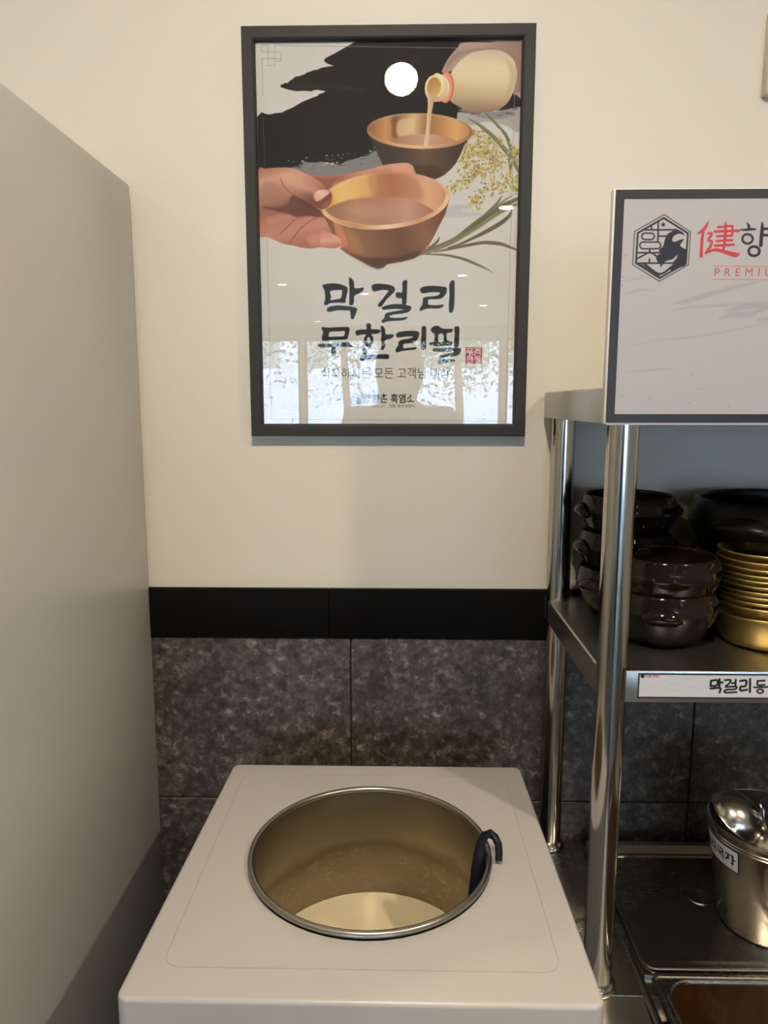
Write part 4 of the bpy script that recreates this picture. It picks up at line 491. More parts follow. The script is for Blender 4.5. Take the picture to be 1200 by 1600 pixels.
ART_STRIP = [
 ["s",[[196.29,16.13],[199.32,17.74],[203.35,19.89],[206.75,22.24],[211.35,24.66]],[0.32,0.32,0.32,0.32,0.32],[150,144,150],0.1,0.6],
 ["s",[[166.24,28.55],[172.09,29.34],[175.31,29.25],[180.27,29.62],[184.95,28.18]],[0.32,0.32,0.32,0.32,0.32],[150,144,150],0.1,0.6],
 ["s",[[107.93,28.4],[111.29,28.01],[116.08,28.78],[120.55,27.67],[126.18,27.17]],[0.32,0.32,0.32,0.32,0.32],[150,144,150],0.1,0.6],
 ["s",[[50.22,22.03],[53.54,22.65],[57.37,22.45],[60.87,24.49],[66.42,24.87]],[0.32,0.32,0.32,0.32,0.32],[150,144,150],0.1,0.6],
 ["s",[[190.72,16.84],[194.29,17.36],[198.23,19.55],[202.33,20.41],[208.22,22.39]],[0.32,0.32,0.32,0.32,0.32],[150,144,150],0.1,0.6],
 ["s",[[168.15,6.02],[173.68,6.84],[176.96,5.33],[182.14,5.33],[185.51,5.02]],[0.32,0.32,0.32,0.32,0.32],[150,144,150],0.1,0.6],
 ["s",[[112.84,21.81],[117.48,20.25],[121.63,18.6],[126.26,17.59],[130.74,15.18]],[0.32,0.32,0.32,0.32,0.32],[150,144,150],0.1,0.6],
 ["s",[[83.51,16.3],[88.25,15.14],[92.47,14.29],[98.1,13.4],[100.91,11.3]],[0.32,0.32,0.32,0.32,0.32],[150,144,150],0.1,0.6],
 ["s",[[158.54,16.43],[163.48,15.17],[166.97,14.22],[171.01,14.99],[176.32,15.51]],[0.32,0.32,0.32,0.32,0.32],[150,144,150],0.1,0.6],
 ["s",[[63.92,17.0],[67.83,18.23],[73.28,18.86],[78.45,20.2],[82.9,21.65]],[0.32,0.32,0.32,0.32,0.32],[150,144,150],0.1,0.6],
 ["s",[[187.96,27.99],[191.85,29.27],[196.96,28.93],[202.14,28.66],[207.84,28.82]],[0.32,0.32,0.32,0.32,0.32],[150,144,150],0.1,0.6],
 ["s",[[114.81,25.06],[119.91,27.33],[123.98,29.37],[127.93,30.08],[133.09,30.03]],[0.32,0.32,0.32,0.32,0.32],[150,144,150],0.1,0.6],
 ["s",[[193.05,20.83],[197.81,21.1],[202.52,21.66],[206.42,20.64],[210.17,19.51]],[0.32,0.32,0.32,0.32,0.32],[150,144,150],0.1,0.6],
 ["s",[[182.77,19.37],[188.65,20.57],[191.65,21.69],[194.46,22.97],[200.39,23.69]],[0.32,0.32,0.32,0.32,0.32],[150,144,150],0.1,0.6],
 ["s",[[200.0,7.32],[203.65,7.94],[206.68,7.57],[211.87,9.16],[215.01,10.42]],[0.32,0.32,0.32,0.32,0.32],[150,144,150],0.1,0.6],
 ["s",[[33.31,19.47],[37.81,21.01],[43.2,22.64],[48.56,22.92],[54.24,23.98]],[0.32,0.32,0.32,0.32,0.32],[150,144,150],0.1,0.6],
 ["s",[[155.12,27.79],[160.46,26.05],[165.62,24.13],[169.61,21.97],[174.73,20.24]],[0.32,0.32,0.32,0.32,0.32],[150,144,150],0.1,0.6],
 ["s",[[81.76,26.73],[87.53,27.48],[93.45,28.06],[97.13,28.14],[102.92,29.31]],[0.32,0.32,0.32,0.32,0.32],[150,144,150],0.1,0.6],
 ["s",[[57.34,20.24],[62.21,18.83],[67.49,17.22],[73.07,15.84],[75.72,14.01]],[0.32,0.32,0.32,0.32,0.32],[150,144,150],0.1,0.6],
 ["s",[[57.53,29.78],[62.27,29.64],[66.51,30.49],[69.25,29.89],[73.4,30.14]],[0.32,0.32,0.32,0.32,0.32],[150,144,150],0.1,0.6],
 ["s",[[25.47,10.55],[30.63,10.72],[36.25,9.94],[40.19,8.44],[45.78,9.04]],[0.32,0.32,0.32,0.32,0.32],[150,144,150],0.1,0.6],
 ["s",[[184.15,17.66],[187.98,19.3],[193.17,20.54],[198.64,21.94],[202.06,21.6]],[0.32,0.32,0.32,0.32,0.32],[150,144,150],0.1,0.6],
 ["s",[[188.72,16.76],[194.46,18.17],[199.96,18.93],[205.21,20.81],[209.37,21.98]],[0.32,0.32,0.32,0.32,0.32],[150,144,150],0.1,0.6],
 ["s",[[20.58,16.82],[24.95,17.06],[30.87,18.02],[34.95,17.89],[39.14,20.3]],[0.32,0.32,0.32,0.32,0.32],[150,144,150],0.1,0.6],
 ["s",[[192.25,3.13],[195.39,3.67],[200.78,3.77],[205.73,3.66],[210.38,4.81]],[0.32,0.32,0.32,0.32,0.32],[150,144,150],0.1,0.6],
 ["s",[[154.69,6.91],[159.83,6.39],[162.78,6.39],[168.26,4.96],[173.71,3.06]],[0.32,0.32,0.32,0.32,0.32],[150,144,150],0.1,0.6],
 ["s",[[57.74,8.38],[61.78,8.19],[66.02,6.82],[69.41,5.62],[74.64,4.43]],[0.32,0.32,0.32,0.32,0.32],[150,144,150],0.1,0.6],
 ["s",[[137.82,14.66],[142.85,14.09],[147.83,15.22],[152.87,15.46],[157.83,16.53]],[0.32,0.32,0.32,0.32,0.32],[150,144,150],0.1,0.6],
 ["s",[[101.19,26.79],[104.7,25.68],[109.19,25.63],[112.74,23.62],[117.29,21.4]],[0.32,0.32,0.32,0.32,0.32],[150,144,150],0.1,0.6],
 ["s",[[6.88,20.69],[12.42,18.77],[16.69,18.25],[20.86,16.21],[25.11,14.37]],[0.32,0.32,0.32,0.32,0.32],[150,144,150],0.1,0.6],
 ["s",[[58.04,5.97],[63.47,5.56],[68.5,4.97],[71.98,3.81],[76.91,2.14]],[0.32,0.32,0.32,0.32,0.32],[150,144,150],0.1,0.6],
 ["s",[[111.71,20.25],[115.46,18.39],[119.26,18.22],[124.78,15.61],[129.16,13.39]],[0.32,0.32,0.32,0.32,0.32],[150,144,150],0.1,0.6],
 ["s",[[34.88,14.27],[39.87,14.66],[42.6,13.37],[46.51,14.19],[51.64,14.06]],[0.32,0.32,0.32,0.32,0.32],[150,144,150],0.1,0.6],
 ["s",[[167.29,9.66],[172.9,9.83],[177.42,8.17],[181.11,8.66],[185.06,6.69]],[0.32,0.32,0.32,0.32,0.32],[150,144,150],0.1,0.6],
 ["s",[[91.47,9.79],[91.58,16.02]],[2.73,2.73],[24,22,24],0,1],
 ["s",[[91.45,9.48],[99.65,8.79],[99.21,15.49],[91.31,16.33]],[2.73,2.73,2.73,2.73],[24,22,24],0,1],
 ["s",[[102.05,7.22],[102.59,17.49]],[2.73,2.73],[24,22,24],0,1],
 ["s",[[102.78,11.57],[106.31,11.54]],[2.73,2.73],[24,22,24],0,1],
 ["s",[[91.53,19.76],[103.57,19.04],[103.38,24.97]],[2.73,2.73,2.73],[24,22,24],0,1],
 ["s",[[108.75,8.41],[116.1,8.35],[114.36,13.03],[110.45,16.17]],[2.44,2.44,2.44,2.44],[24,22,24],0,1],
 ["s",[[122.52,7.67],[122.77,15.45]],[2.44,2.44],[24,22,24],0,1],
 ["s",[[117.85,12.38],[122.23,12.03]],[2.44,2.44],[24,22,24],0,1],
 ["s",[[110.54,17.42],[123.32,17.0],[122.8,20.12],[110.81,21.47],[110.75,24.91],[124.56,24.17]],[2.44,2.44,2.44,2.44,2.44,2.44],[24,22,24],0,1],
 ["s",[[128.23,9.49],[135.53,8.81],[135.16,15.97],[129.35,16.95],[129.7,21.94],[137.29,20.94]],[2.87,2.87,2.87,2.87,2.87,2.87],[24,22,24],0,1],
 ["s",[[140.39,6.91],[141.34,24.02]],[2.87,2.87],[24,22,24],0,1],
 ["s",[[149.67,9.31],[158.72,8.62]],[2.44,2.44],[24,22,24],0,1],
 ["s",[[149.94,9.0],[150.65,14.59],[159.14,14.21]],[2.44,2.44,2.44],[24,22,24],0,1],
 ["s",[[154.47,14.56],[154.68,17.36]],[2.44,2.44],[24,22,24],0,1],
 ["s",[[146.18,17.74],[163.17,16.98]],[2.44,2.44],[24,22,24],0,1],
 ["s",[[158.01,22.63],[157.79,23.59],[157.03,24.4],[155.83,24.96],[154.38,25.16],[152.9,24.98],[151.62,24.45],[150.73,23.65],[150.37,22.7],[150.59,21.74],[151.36,20.92],[152.56,20.37],[154.01,20.17],[155.48,20.35],[156.76,20.88],[157.65,21.68],[158.01,22.63],[157.79,23.59]],[2.3,2.3,2.3,2.3,2.3,2.3,2.3,2.3,2.3,2.3,2.3,2.3,2.3,2.3,2.3,2.3,2.3,2.3],[24,22,24],0,1],
 ["f",[[[7.82,3.94],[7.79,4.53],[7.64,5.09],[7.36,5.59],[6.99,6.02],[6.53,6.33],[6.01,6.53],[5.45,6.61],[4.89,6.54],[4.35,6.35],[3.86,6.04],[3.44,5.63],[3.11,5.13],[2.9,4.57],[2.81,3.98],[2.84,3.39],[3.0,2.83],[3.27,2.33],[3.64,1.91],[4.1,1.59],[4.62,1.39],[5.18,1.32],[5.74,1.38],[6.28,1.57],[6.77,1.88],[7.19,2.3],[7.52,2.8],[7.73,3.35]]],[24,22,24],1,0,1],
 ["t","건향촌 흑염소",[9.08,5.33],3.6,[150,50,50],{"width":19.5,"bold":0.03}],
]
# ---------------------------------------------------------------- print engine: flat artwork rasterised from the tables below
def s2l(c): c = np.asarray(c, float); return np.where(c <= .04045, c/12.92, ((c+.055)/1.055)**2.4)
def l2s(c): c = np.clip(c, 0, 1); return np.where(c <= .0031308, c*12.92, 1.055*c**(1/2.4)-.055)

def spline(p, closed, n=4):
    p = np.asarray(p, float); m = len(p)
    if m < 3: return p
    q = np.vstack([p[-1:], p, p[:2]]) if closed else np.vstack([2*p[:1]-p[1:2], p, 2*p[-1:]-p[-2:-1]])
    out = []; t = np.linspace(0, 1, n, endpoint=False)[:, None]
    for i in range(m if closed else m-1):
        a, b, c, d = q[i:i+4]
        out.append(.5*(2*b+(c-a)*t+(2*a-5*b+4*c-d)*t*t+(3*b-a-3*c+d)*t**3))
    if not closed: out.append(p[-1:])
    return np.vstack(out)

def area2(p): x, y = p[:, 0], p[:, 1]; return float(np.sum(x*np.roll(y, -1)-np.roll(x, -1)*y))

class Canvas:
    SS = 4
    def __init__(s, w_mm, h_mm, ppm, col):
        s.k = ppm; s.w = int(round(w_mm*ppm)); s.h = int(round(h_mm*ppm)); s.a = np.empty((s.h, s.w, 3)); s.a[:] = np.array(col)/255.
    def cover(s, rings):
        """coverage of closed rings (pixel units) by signed scanline crossings, non-zero winding"""
        allp = np.vstack(rings); x0 = max(0, int(allp[:, 0].min())-1); x1 = min(s.w, int(allp[:, 0].max())+2)
        y0 = max(0, int(allp[:, 1].min())-1); y1 = min(s.h, int(allp[:, 1].max())+2)
        if x1 <= x0 or y1 <= y0: return None
        W, H = x1-x0, (y1-y0)*s.SS; acc = np.zeros((H, W+2))
        for r in rings:
            a = r; b = np.roll(r, -1, 0)
            for (ax, ay), (bx, by) in zip(a, b):
                if ay == by: continue
                d = 1 if by > ay else -1
                if d < 0: ax, ay, bx, by = bx, by, ax, ay
                i0 = max(0, int(np.ceil((ay-y0)*s.SS-.5))); i1 = min(H, int(np.ceil((by-y0)*s.SS-.5)))
                if i1 <= i0: continue
                i = np.arange(i0, i1); yy = (i+.5)/s.SS+y0
                x = np.clip(ax+(yy-ay)*(bx-ax)/(by-ay)-x0, 0, W); f = np.floor(x).astype(int); fr = x-f
                np.add.at(acc, (i, f), d*(1-fr)); np.add.at(acc, (i, f+1), d*fr)
        c = np.clip(np.abs(np.cumsum(acc, 1)[:, :W]), 0, 1).reshape(y1-y0, s.SS, W).mean(1)
        return x0, y0, c
    def paint(s, rings, col, blur=0, alpha=1):
        m = s.cover(rings)
        if m is None: return
        x0, y0, c = m; r = int(round(blur*s.k*1.2))
        if r > 0:
            p = 2*r; X0, Y0 = max(0, x0-p), max(0, y0-p); X1, Y1 = min(s.w, x0+c.shape[1]+p), min(s.h, y0+c.shape[0]+p)
            e = np.zeros((Y1-Y0, X1-X0)); e[y0-Y0:y0-Y0+c.shape[0], x0-X0:x0-X0+c.shape[1]] = c
            k = np.hanning(2*r+3)[1:-1]; k /= k.sum()
            for ax in (0, 1):
                pad = [(0, 0), (0, 0)]; pad[ax] = (r, r); q = np.pad(e, pad, mode='edge')
                e = sum(kk*(q[j:j+e.shape[0]] if ax == 0 else q[:, j:j+e.shape[1]]) for j, kk in enumerate(k))
            x0, y0, c = X0, Y0, e
        h, w = c.shape; t = s.a[y0:y0+h, x0:x0+w]
        if isinstance(col, (list, tuple)) and col[0] == 'lin':
            a, b, st = np.array(col[1])*s.k, np.array(col[2])*s.k, np.array(col[3], float)/255; d = b-a
            X, Y = np.meshgrid(np.arange(w)+x0, np.arange(h)+y0); u = np.clip(((X-a[0])*d[0]+(Y-a[1])*d[1])/(d@d), 0, 1)
            n = len(st)-1; cc = np.stack([np.interp(u*n, range(n+1), st[:, ch]) for ch in range(3)], -1)
        else: cc = np.array(col, float)/255
        m = (c*alpha)[..., None]; t[:] = t*(1-m)+cc*m
    def stroke(s, pts, wid, col, blur=0, alpha=1):
        p = np.asarray(pts, float)*s.k; w = np.asarray(wid, float)*s.k*.5
        if len(p) > 2: q = spline(np.column_stack([p, w]), False, 5); p, w = q[:, :2], np.maximum(q[:, 2], .15)
        d = np.gradient(p, axis=0); d /= np.maximum(np.hypot(d[:, 0], d[:, 1]), 1e-6)[:, None]; n = np.column_stack([-d[:, 1], d[:, 0]])
        cap = lambda c, r, a0: [c+r*np.array([np.cos(a), np.sin(a)]) for a in np.linspace(a0, a0+np.pi, 7)[1:-1]]
        a1 = np.arctan2(n[-1, 1], n[-1, 0]); a0 = np.arctan2(-n[0, 1], -n[0, 0])
        ring = np.vstack([p+n*w[:, None], *[c[None] for c in cap(p[-1], w[-1], a1-np.pi)[::-1]], (p-n*w[:, None])[::-1], *[c[None] for c in cap(p[0], w[0], a0-np.pi)[::-1]]])
        s.paint([ring], col, blur, alpha)
    def text(s, body, at, size, col, width=None, bold=0, spacing=1):
        c = bpy.data.curves.new('lettering', 'FONT'); c.body = body; c.size = 1; c.offset = bold; c.space_character = spacing
        o = bpy.data.objects.new('lettering', c); bpy.context.scene.collection.objects.link(o)
        dg = bpy.context.evaluated_depsgraph_get(); dg.update(); me = o.evaluated_get(dg).to_mesh()
        v = np.array([q.co[:2] for q in me.vertices]); f = [list(q.vertices) for q in me.polygons]
        bpy.data.objects.remove(o); bpy.data.curves.remove(c)
        if not len(v): return
        sx = size; v = v*[size, size]
        if width: v[:, 0] *= width/s.MM/max(v[:, 0].max(), 1e-6)
        px = np.column_stack([(v[:, 0]+at[0])*s.k, (at[1]-v[:, 1])*s.k])
        rings = []
        for q in f:
            r = px[q]; rings.append(r if area2(r) > 0 else r[::-1])
        s.paint(rings, col)
    MM = 1.
    def run(s, ops, rng):
        for o in ops:
            if o[0] == 'f':
                rings = []
                for j, r in enumerate(o[1]):
                    r = np.asarray(r, float)*s.k
                    if o[3]: r = spline(r, True)
                    if (area2(r) > 0) != (j == 0): r = r[::-1]
                    rings.append(r)
                s.paint(rings, o[2], o[4], o[5])
            elif o[0] == 's': s.stroke(o[1], o[2], o[3], o[4], o[5])
            elif o[0] == 't': s.text(o[1], o[2], o[3], o[4], **o[5])
            elif o[0] == 'hex':
                c, r = np.array(o[1]), o[2]; p = [c+r*np.array([np.sin(a), -np.cos(a)]) for a in np.arange(7)*np.pi/3]
                for i in range(6): s.stroke([p[i], p[i+1]], [.8, .8], o[3])
                for y in (-.45, 0, .45): s.stroke([c+[-.6*r, y*r], c+[.05*r, y*r]], [.9, .9], o[3])
                s.paint([np.array([c+r*np.array(q) for q in ((.1, -.5), (.6, -.4), (.7, .3), (.2, .7), (-.1, .4), (-.15, 0))])*s.k], o[3])
            elif o[0] == 'rice':
                ye = [(196, 178, 112), (178, 158, 92), (204, 188, 130), (168, 146, 82)]; br = [(132, 108, 74), (112, 88, 68), (150, 124, 84)]
                for path in o[1]:
                    q = spline(path, False, 6)
                    for c in q:
                        for _ in range(3):
                            z = c+rng.normal(0, 5.2, 2); a = rng.uniform(0, np.pi); L = rng.uniform(2.1, 3.8); B = L*rng.uniform(.55, .8)
                            t = np.arange(10)*np.pi/5; e = np.column_stack([L*np.cos(t), B*np.sin(t)]); R = np.array([[np.cos(a), -np.sin(a)], [np.sin(a), np.cos(a)]])
                            s.paint([(e@R.T+z)*s.k], ye[rng.integers(4)], 0, .8)
                    for c in q[::1]:
                        z = c+rng.normal(0, 5.5, 2); a = rng.uniform(0, np.pi); t = np.arange(8)*np.pi/4
                        e = np.column_stack([2.2*np.cos(t), 1.4*np.sin(t)]); R = np.array([[np.cos(a), -np.sin(a)], [np.sin(a), np.cos(a)]])
                        s.paint([(e@R.T+z)*s.k], br[rng.integers(3)], 0, .75)
    def image(s, name, white, albedo):
        """colours were read beside a white of the given value: turn them into surface colours"""
        a = l2s(np.clip(s2l(s.a)/s2l(np.array(white)/255.)*albedo, 0, .9))
        px = np.ones((s.h, s.w, 4), np.float32); px[..., :3] = a[::-1]
        im = bpy.data.images.new(name, s.w, s.h); im.pixels.foreach_set(px.ravel()); im.update(); return im

def print_poster():
    c = Canvas(430, 608, 2.2, (203, 196, 185)); Canvas.MM = 1.1; c.run(ART_POSTER, np.random.default_rng(3)); return c.image('poster_print', (205, 201, 194), .74)
def print_sign():
    c = Canvas(640, 262, 2.6, (186, 177, 179)); Canvas.MM = 1.; c.run(ART_SIGN, np.random.default_rng(5)); return c.image('sign_print', (213, 206, 204), .60)
def print_strip():
    c = Canvas(230, 33, 6, (190, 182, 190)); c.run(ART_STRIP, np.random.default_rng(7)); return c.image('strip_print', (200, 192, 196), .75)
def print_sticker():
    c = Canvas(100, 38, 8, (205, 200, 203)); r = np.random.default_rng(9)
    for k in range(40):
        u, v = r.uniform(2, 96), r.uniform(2, 36); c.stroke([(u, v), (u+r.uniform(1, 5), v+r.uniform(-2, 2)), (u+r.uniform(4, 9), v+r.uniform(-2, 2))], [.3]*3, (176, 170, 176), .05, .7)
    c.text('막걸리국자', (3, 26.5), 20, (28, 26, 28), bold=.035); K = (34, 32, 34)
    for q in (((0, .5), (100, .5)), ((0, 37.5), (100, 37.5)), ((.5, 0), (.5, 38)), ((99.4, 0), (99.4, 38))): c.stroke(q, [1.3, 1.3], K)
    return c.image('sticker_print', (205, 200, 203), .75)
# ================================================================ the setting
WY = 1.28                                                        # painted face of the back wall
wall = obj('wall_back', box(B(), -3.0, 3.2, WY, WY+.1, 0, 2.6), m_wall, None, None); tag(wall, kind='structure')
obj('grout_bed', box(B(), -3.0, 3.2, WY-.0035, WY, .08, 1.034), m_grout, wall, None)
TX, TZ, TW, TH = -.087, 1.032, .620, .311
first = None
for r in range(4):
    for c in range(-5, 6):
        x0 = TX+c*TW; z1 = TZ-r*TH; z0 = max(z1-TH, .08)
        if x0 < -3.0 or x0+TW > 3.2 or z1-z0 < .05: continue
        if r < 3 and first is not None: t = first.copy(); S.collection.objects.link(t); t.location = (x0, WY-.0035, z0)
        else: t = obj('tile', box(B(), x0+.0012, x0+TW-.0012, WY-.0095, WY-.0035, z0+.0012, z1-.0012, .0012, 1), m_tile, wall, 35, (x0, WY-.0035, z0)); first = first or t
        t.parent = wall
for k, (a, b) in enumerate(((-3.0, -.1255), (-.1248, 3.2))):
    tag(obj('trim_%d' % (k+1), box(B(), a, b, WY-.014, WY, 1.0325, 1.1215, .0012), m_trim), kind='structure')
tag(obj('floor', box(B(), -3.0, 3.2, -9.1, WY+.1, -.08, 0), m_floor, None, None), kind='structure')
tag(obj('ceiling', box(B(), -3.0, 3.2, -9.1, WY+.1, 2.6, 2.7), m_white, None, None), kind='structure')
tag(obj('wall_left', box(B(), -3.1, -3.0, -9.1, WY+.1, 0, 2.6), m_wall, None, None), kind='structure')
tag(obj('wall_right', box(B(), 3.2, 3.3, -9.1, WY+.1, 0, 2.6), m_wall, None, None), kind='structure')
bm = B(); box(bm, -3.0, 3.2, -9.1, -9.0, 0, .12); box(bm, -3.0, 3.2, -9.1, -9.0, 2.42, 2.6)
xs = [-3.0, -1.5, .05, 1.6, 3.2]
for x in xs: box(bm, max(x-.03, -3.0), min(x+.03, 3.2), -9.1, -9.0, .12, 2.42)
tag(obj('wall_front', bm, m_wall, None, None), kind='structure')
for k in range(4):
    a, b = xs[k]+.03, xs[k+1]-.03
    wn = empty('window_%d' % (k+1), ((a+b)/2, -9.05, .12), kind='structure')
    bm = B()
    for q in ((a, a+.04, .12, 2.42), (b-.04, b, .12, 2.42), (a+.04, b-.04, .12, .16), (a+.04, b-.04, 2.38, 2.42)): box(bm, q[0], q[1], -9.08, -9.02, q[2], q[3], .004)
    obj('window_frame', bm, m_dark, wn); obj('window_pane', box(B(), a+.04, b-.04, -9.054, -9.046, .16, 2.38), m_win, wn, None)

# ================================================================ ceiling lamps
def disk_light(parent, loc, r, watts, tilt=0, spread=150):
    l = bpy.data.lights.new('lamp_light', 'AREA'); l.shape = 'DISK'; l.size = 2*r; l.energy = watts; l.color = WARM; l.spread = math.radians(spread)
    o = bpy.data.objects.new('lamp_light', l); S.collection.objects.link(o); o.parent = parent; o.location = loc; o.rotation_euler = (tilt, 0, 0); return o
m_lens = lamp_mat('lamp_lens', WARM, 60.0); m_lens2 = lamp_mat('downlight_lens', WARM, 40.0); m_fit = mat('white_lamp_fitting', (.8, .78, .74), .4); bump(m_fit, noise(m_fit, 90, coords(m_fit)).outputs[0], .02)
sp = empty('ceiling_spotlight', (.002, -.145, 2.6), 'tilting white ceiling spotlight with a warm lens aimed at the framed poster', 'lamp')
obj('canopy', lathe(B(), [(.05, 2.6), (.05, 2.588), (.044, 2.582), (.0, 2.582)], .002, -.145, 0, 32), m_fit, sp)
TILT = math.radians(38)
def spot_part(name, prof, mt):
    bm = lathe(B(), prof, 0, 0, 0, 40); bmesh.ops.transform(bm, matrix=Matrix.Translation((.002, -.145, 2.55)) @ Matrix.Rotation(TILT, 4, 'X'), verts=bm.verts[:]); return obj(name, bm, mt, sp)
obj('stem', tube(B(), [(.002, -.145, 2.584), (.002, -.145, 2.55)], .008, 12), m_fit, sp)
spot_part('lamp_can', [(0, .06), (.05, .06), (.058, .05), (.062, -.045), (.056, -.045), (.054, -.035)], m_fit)
spot_part('lamp_lens', [(.054, -.035), (.03, -.037), (0, -.038)], m_lens)
a = Vector((0, 0, -.0405)); a.rotate(Matrix.Rotation(TILT, 3, 'X'))
disk_light(sp, (a.x, a.y, a.z-.05), .05, SPOT_W, TILT, 165)
DL = [(.63, -2.08), (-1.16, -4.95), (-.375, -5.6), (.57, -4.46), (-1.18, -8.3), (-1.55, -1.3), (1.25, -.25), (2.2, -3.2), (-1.7, -.1), (1.0, -6.6)]  # downlights at left aisle, right wall, refrigerator, right windows are added for general light
where = ['nearest the counter behind the viewer', 'left of the far pair', 'in the middle of the far half', 'right of the far pair', 'beside the windows', 'above the left aisle, added for general light', 'above the right end of the counter', 'along the right wall, added for general light', 'above the grey refrigerator, added for general light', 'in front of the right windows, added for general light']
d0 = None
for (x, y), wh in zip(DL, where):
    lab = 'round recessed ceiling downlight %s' % wh
    if d0 is None:
        d0 = empty('ceiling_downlight', (x, y, 2.6), lab, 'lamp', 'round recessed downlights')
        obj('trim_ring', lathe(B(), [(.045, 2.598), (.045, 2.592), (.06, 2.592), (.062, 2.6)], x, y, 0, 32), m_fit, d0)
        obj('lamp_lens', lathe(B(), [(.045, 2.597), (.02, 2.597), (0, 2.597)], x, y, 0, 32), m_lens2, d0)
        disk_light(d0, (0, 0, -.0045), .045, FAR_W); dk = d0
    else: dk = copy_tree(d0, (x, y, 2.6), lab)
    for l in dk.children:
        if l.type == 'LIGHT': l.data = l.data.copy(); l.data.energy = RIGHT_W if x == 1.25 else NEAR_W if y > -1. else FAR_W

# ================================================================ refrigerator on the left
FX = -.443
fr = empty('refrigerator', (-.80, .88, 0), 'tall pale grey refrigerator whose bare side panel fills the left edge', 'refrigerator')
obj('body', box(B(), -1.16, FX, .54, 1.262, .08, 1.802, .004), m_fridge, fr)
obj('back_panel', box(B(), -1.155, FX-.003, 1.2625, 1.2695, .08, 1.785, .001), m_seal, fr)
for z0, z1 in ((.09, .93), (.94, 1.795)):
    d = obj('door', box(B(), -1.158, FX-.002, .475, .535, z0, z1, .01, 3), m_fridge, fr)
    obj('handle', box(B(), FX-.06, FX-.035, .45, .476, (z0+z1)/2-.15, (z0+z1)/2+.15, .006), m_sheet, d)
for x in (-1.1, FX-.06):
    for y in (.6, 1.2): obj('foot', lathe(B(), [(.0, 0), (.025, 0), (.025, .02), (.014, .025), (.014, .08), (0, .08)], x, y, 0, 20), m_dark, fr)

# ================================================================ white rice wine cooler with the sunken pot
AT, PCX, PCY, PR = .86, -.037, .893, .1575
ap = empty('drink_cooler', (-.035, .89, 0), 'warm white square cooler cabinet with a round pot sunk in its top', 'cooler')
def trapez(inset, z, n=96):
    """outline of the slightly tapering top, sampled around the pot so that it bridges to the round hole"""
    xf0, xf1, xb0, xb1, yf, yb = -.284+inset, .2065-inset, -.2715+inset, .1985-inset, .650+inset, 1.134-inset; r = max(.013-inset, .004)
    base = []
    for (cx, cy, a) in ((xb1-r, yb-r, 0), (xb0+r, yb-r, 90), (xf0+r, yf+r, 180), (xf1-r, yf+r, 270)):
        base += [(cx+r*math.cos(math.radians(a+9*k)), cy+r*math.sin(math.radians(a+9*k))) for k in range(11)]
    out = []
    m = len(base)
    per = [0]
    for i in range(m): p, q = base[i], base[(i+1) % m]; per.append(per[-1]+math.dist(p, q))
    # keep every corner point, add evenly spaced points on the straights
    for i in range(m):
        p, q = base[i], base[(i+1) % m]; d = math.dist(p, q); out.append(p)
        if d > .1: out += [(p[0]+(q[0]-p[0])*k/14, p[1]+(q[1]-p[1])*k/14) for k in range(1, 14)]
    return [(x, y, z) for x, y in out]
loops = [trapez(0, .05), trapez(0, AT-.005)]
for k in range(1, 7): a = k/6*PI/2; loops.append(trapez(.005*(1-math.cos(a)), AT-.005+.005*math.sin(a)))
top = loops[-1]; hole = [(PCX+(PR+.001)*math.cos(math.atan2(y-PCY, x-PCX)), PCY+(PR+.001)*math.sin(math.atan2(y-PCY, x-PCX)), AT) for x, y, z in top]
loops.append(hole); loops.append([(x, y, AT-.05) for x, y, z in hole])
bm = B(); quadstrip(bm, loops, True, True); obj('cabinet', bm, m_plastic, ap, 40)
bm = B(); xa0, xa1, xb0, xb1 = -.2505, .1735, -.2435, .1665
def seam(i, z):
    r = rrect(-.25+i, .172-i, .693+i, 1.099-i, .019-i, z, 8); return [(x+(.0035 if x < -.04 else -.0035)*(y-.69)/.41, y, z) for x, y, z in r]
quadstrip(bm, [seam(-.0004, AT-.0003), seam(-.0004, AT+.0004), seam(.0004, AT+.0004), seam(.0004, AT-.0003)]); obj('lid_seam', bm, m_seam, ap, None)
for x in (-.24, .165):
    for y in (.7, 1.09): obj('foot', lathe(B(), [(0, 0), (.022, 0), (.022, .03), (.03, .0505), (0, .0505)], x, y, 0, 20), m_dark, ap)
pt = empty('wine_pot', (PCX, PCY, .585), 'round stained steel pot sunk in the white cooler top', 'pot')
obj('pot_wall', lathe(B(), [(0, .592), (.120, .592), (.1485, .60), (.1535, .615), (.1545, .8655), (.1558, .8655), (.1558, .612), (.15, .596), (.12, .588), (0, .588)], PCX, PCY, 0, 96), m_pot, pt, 50)
obj('rim', lathe(B(), [(.1552+.0042*math.cos(a), .8655+.0042*math.sin(a)) for a in [k*PI/6 for k in range(13)]], PCX, PCY, 0, 96), m_rim, pt)
tag(obj('rice_wine', lathe(B(), [(0, .6935), (.08, .6935), (.15, .6935), (.1534, .6945), (.1534, .66), (0, .66)], PCX, PCY, 0, 96), m_rice, None, 60, (PCX, PCY, .66)), 'pale milky rice wine standing low in the steel pot', 'drink')
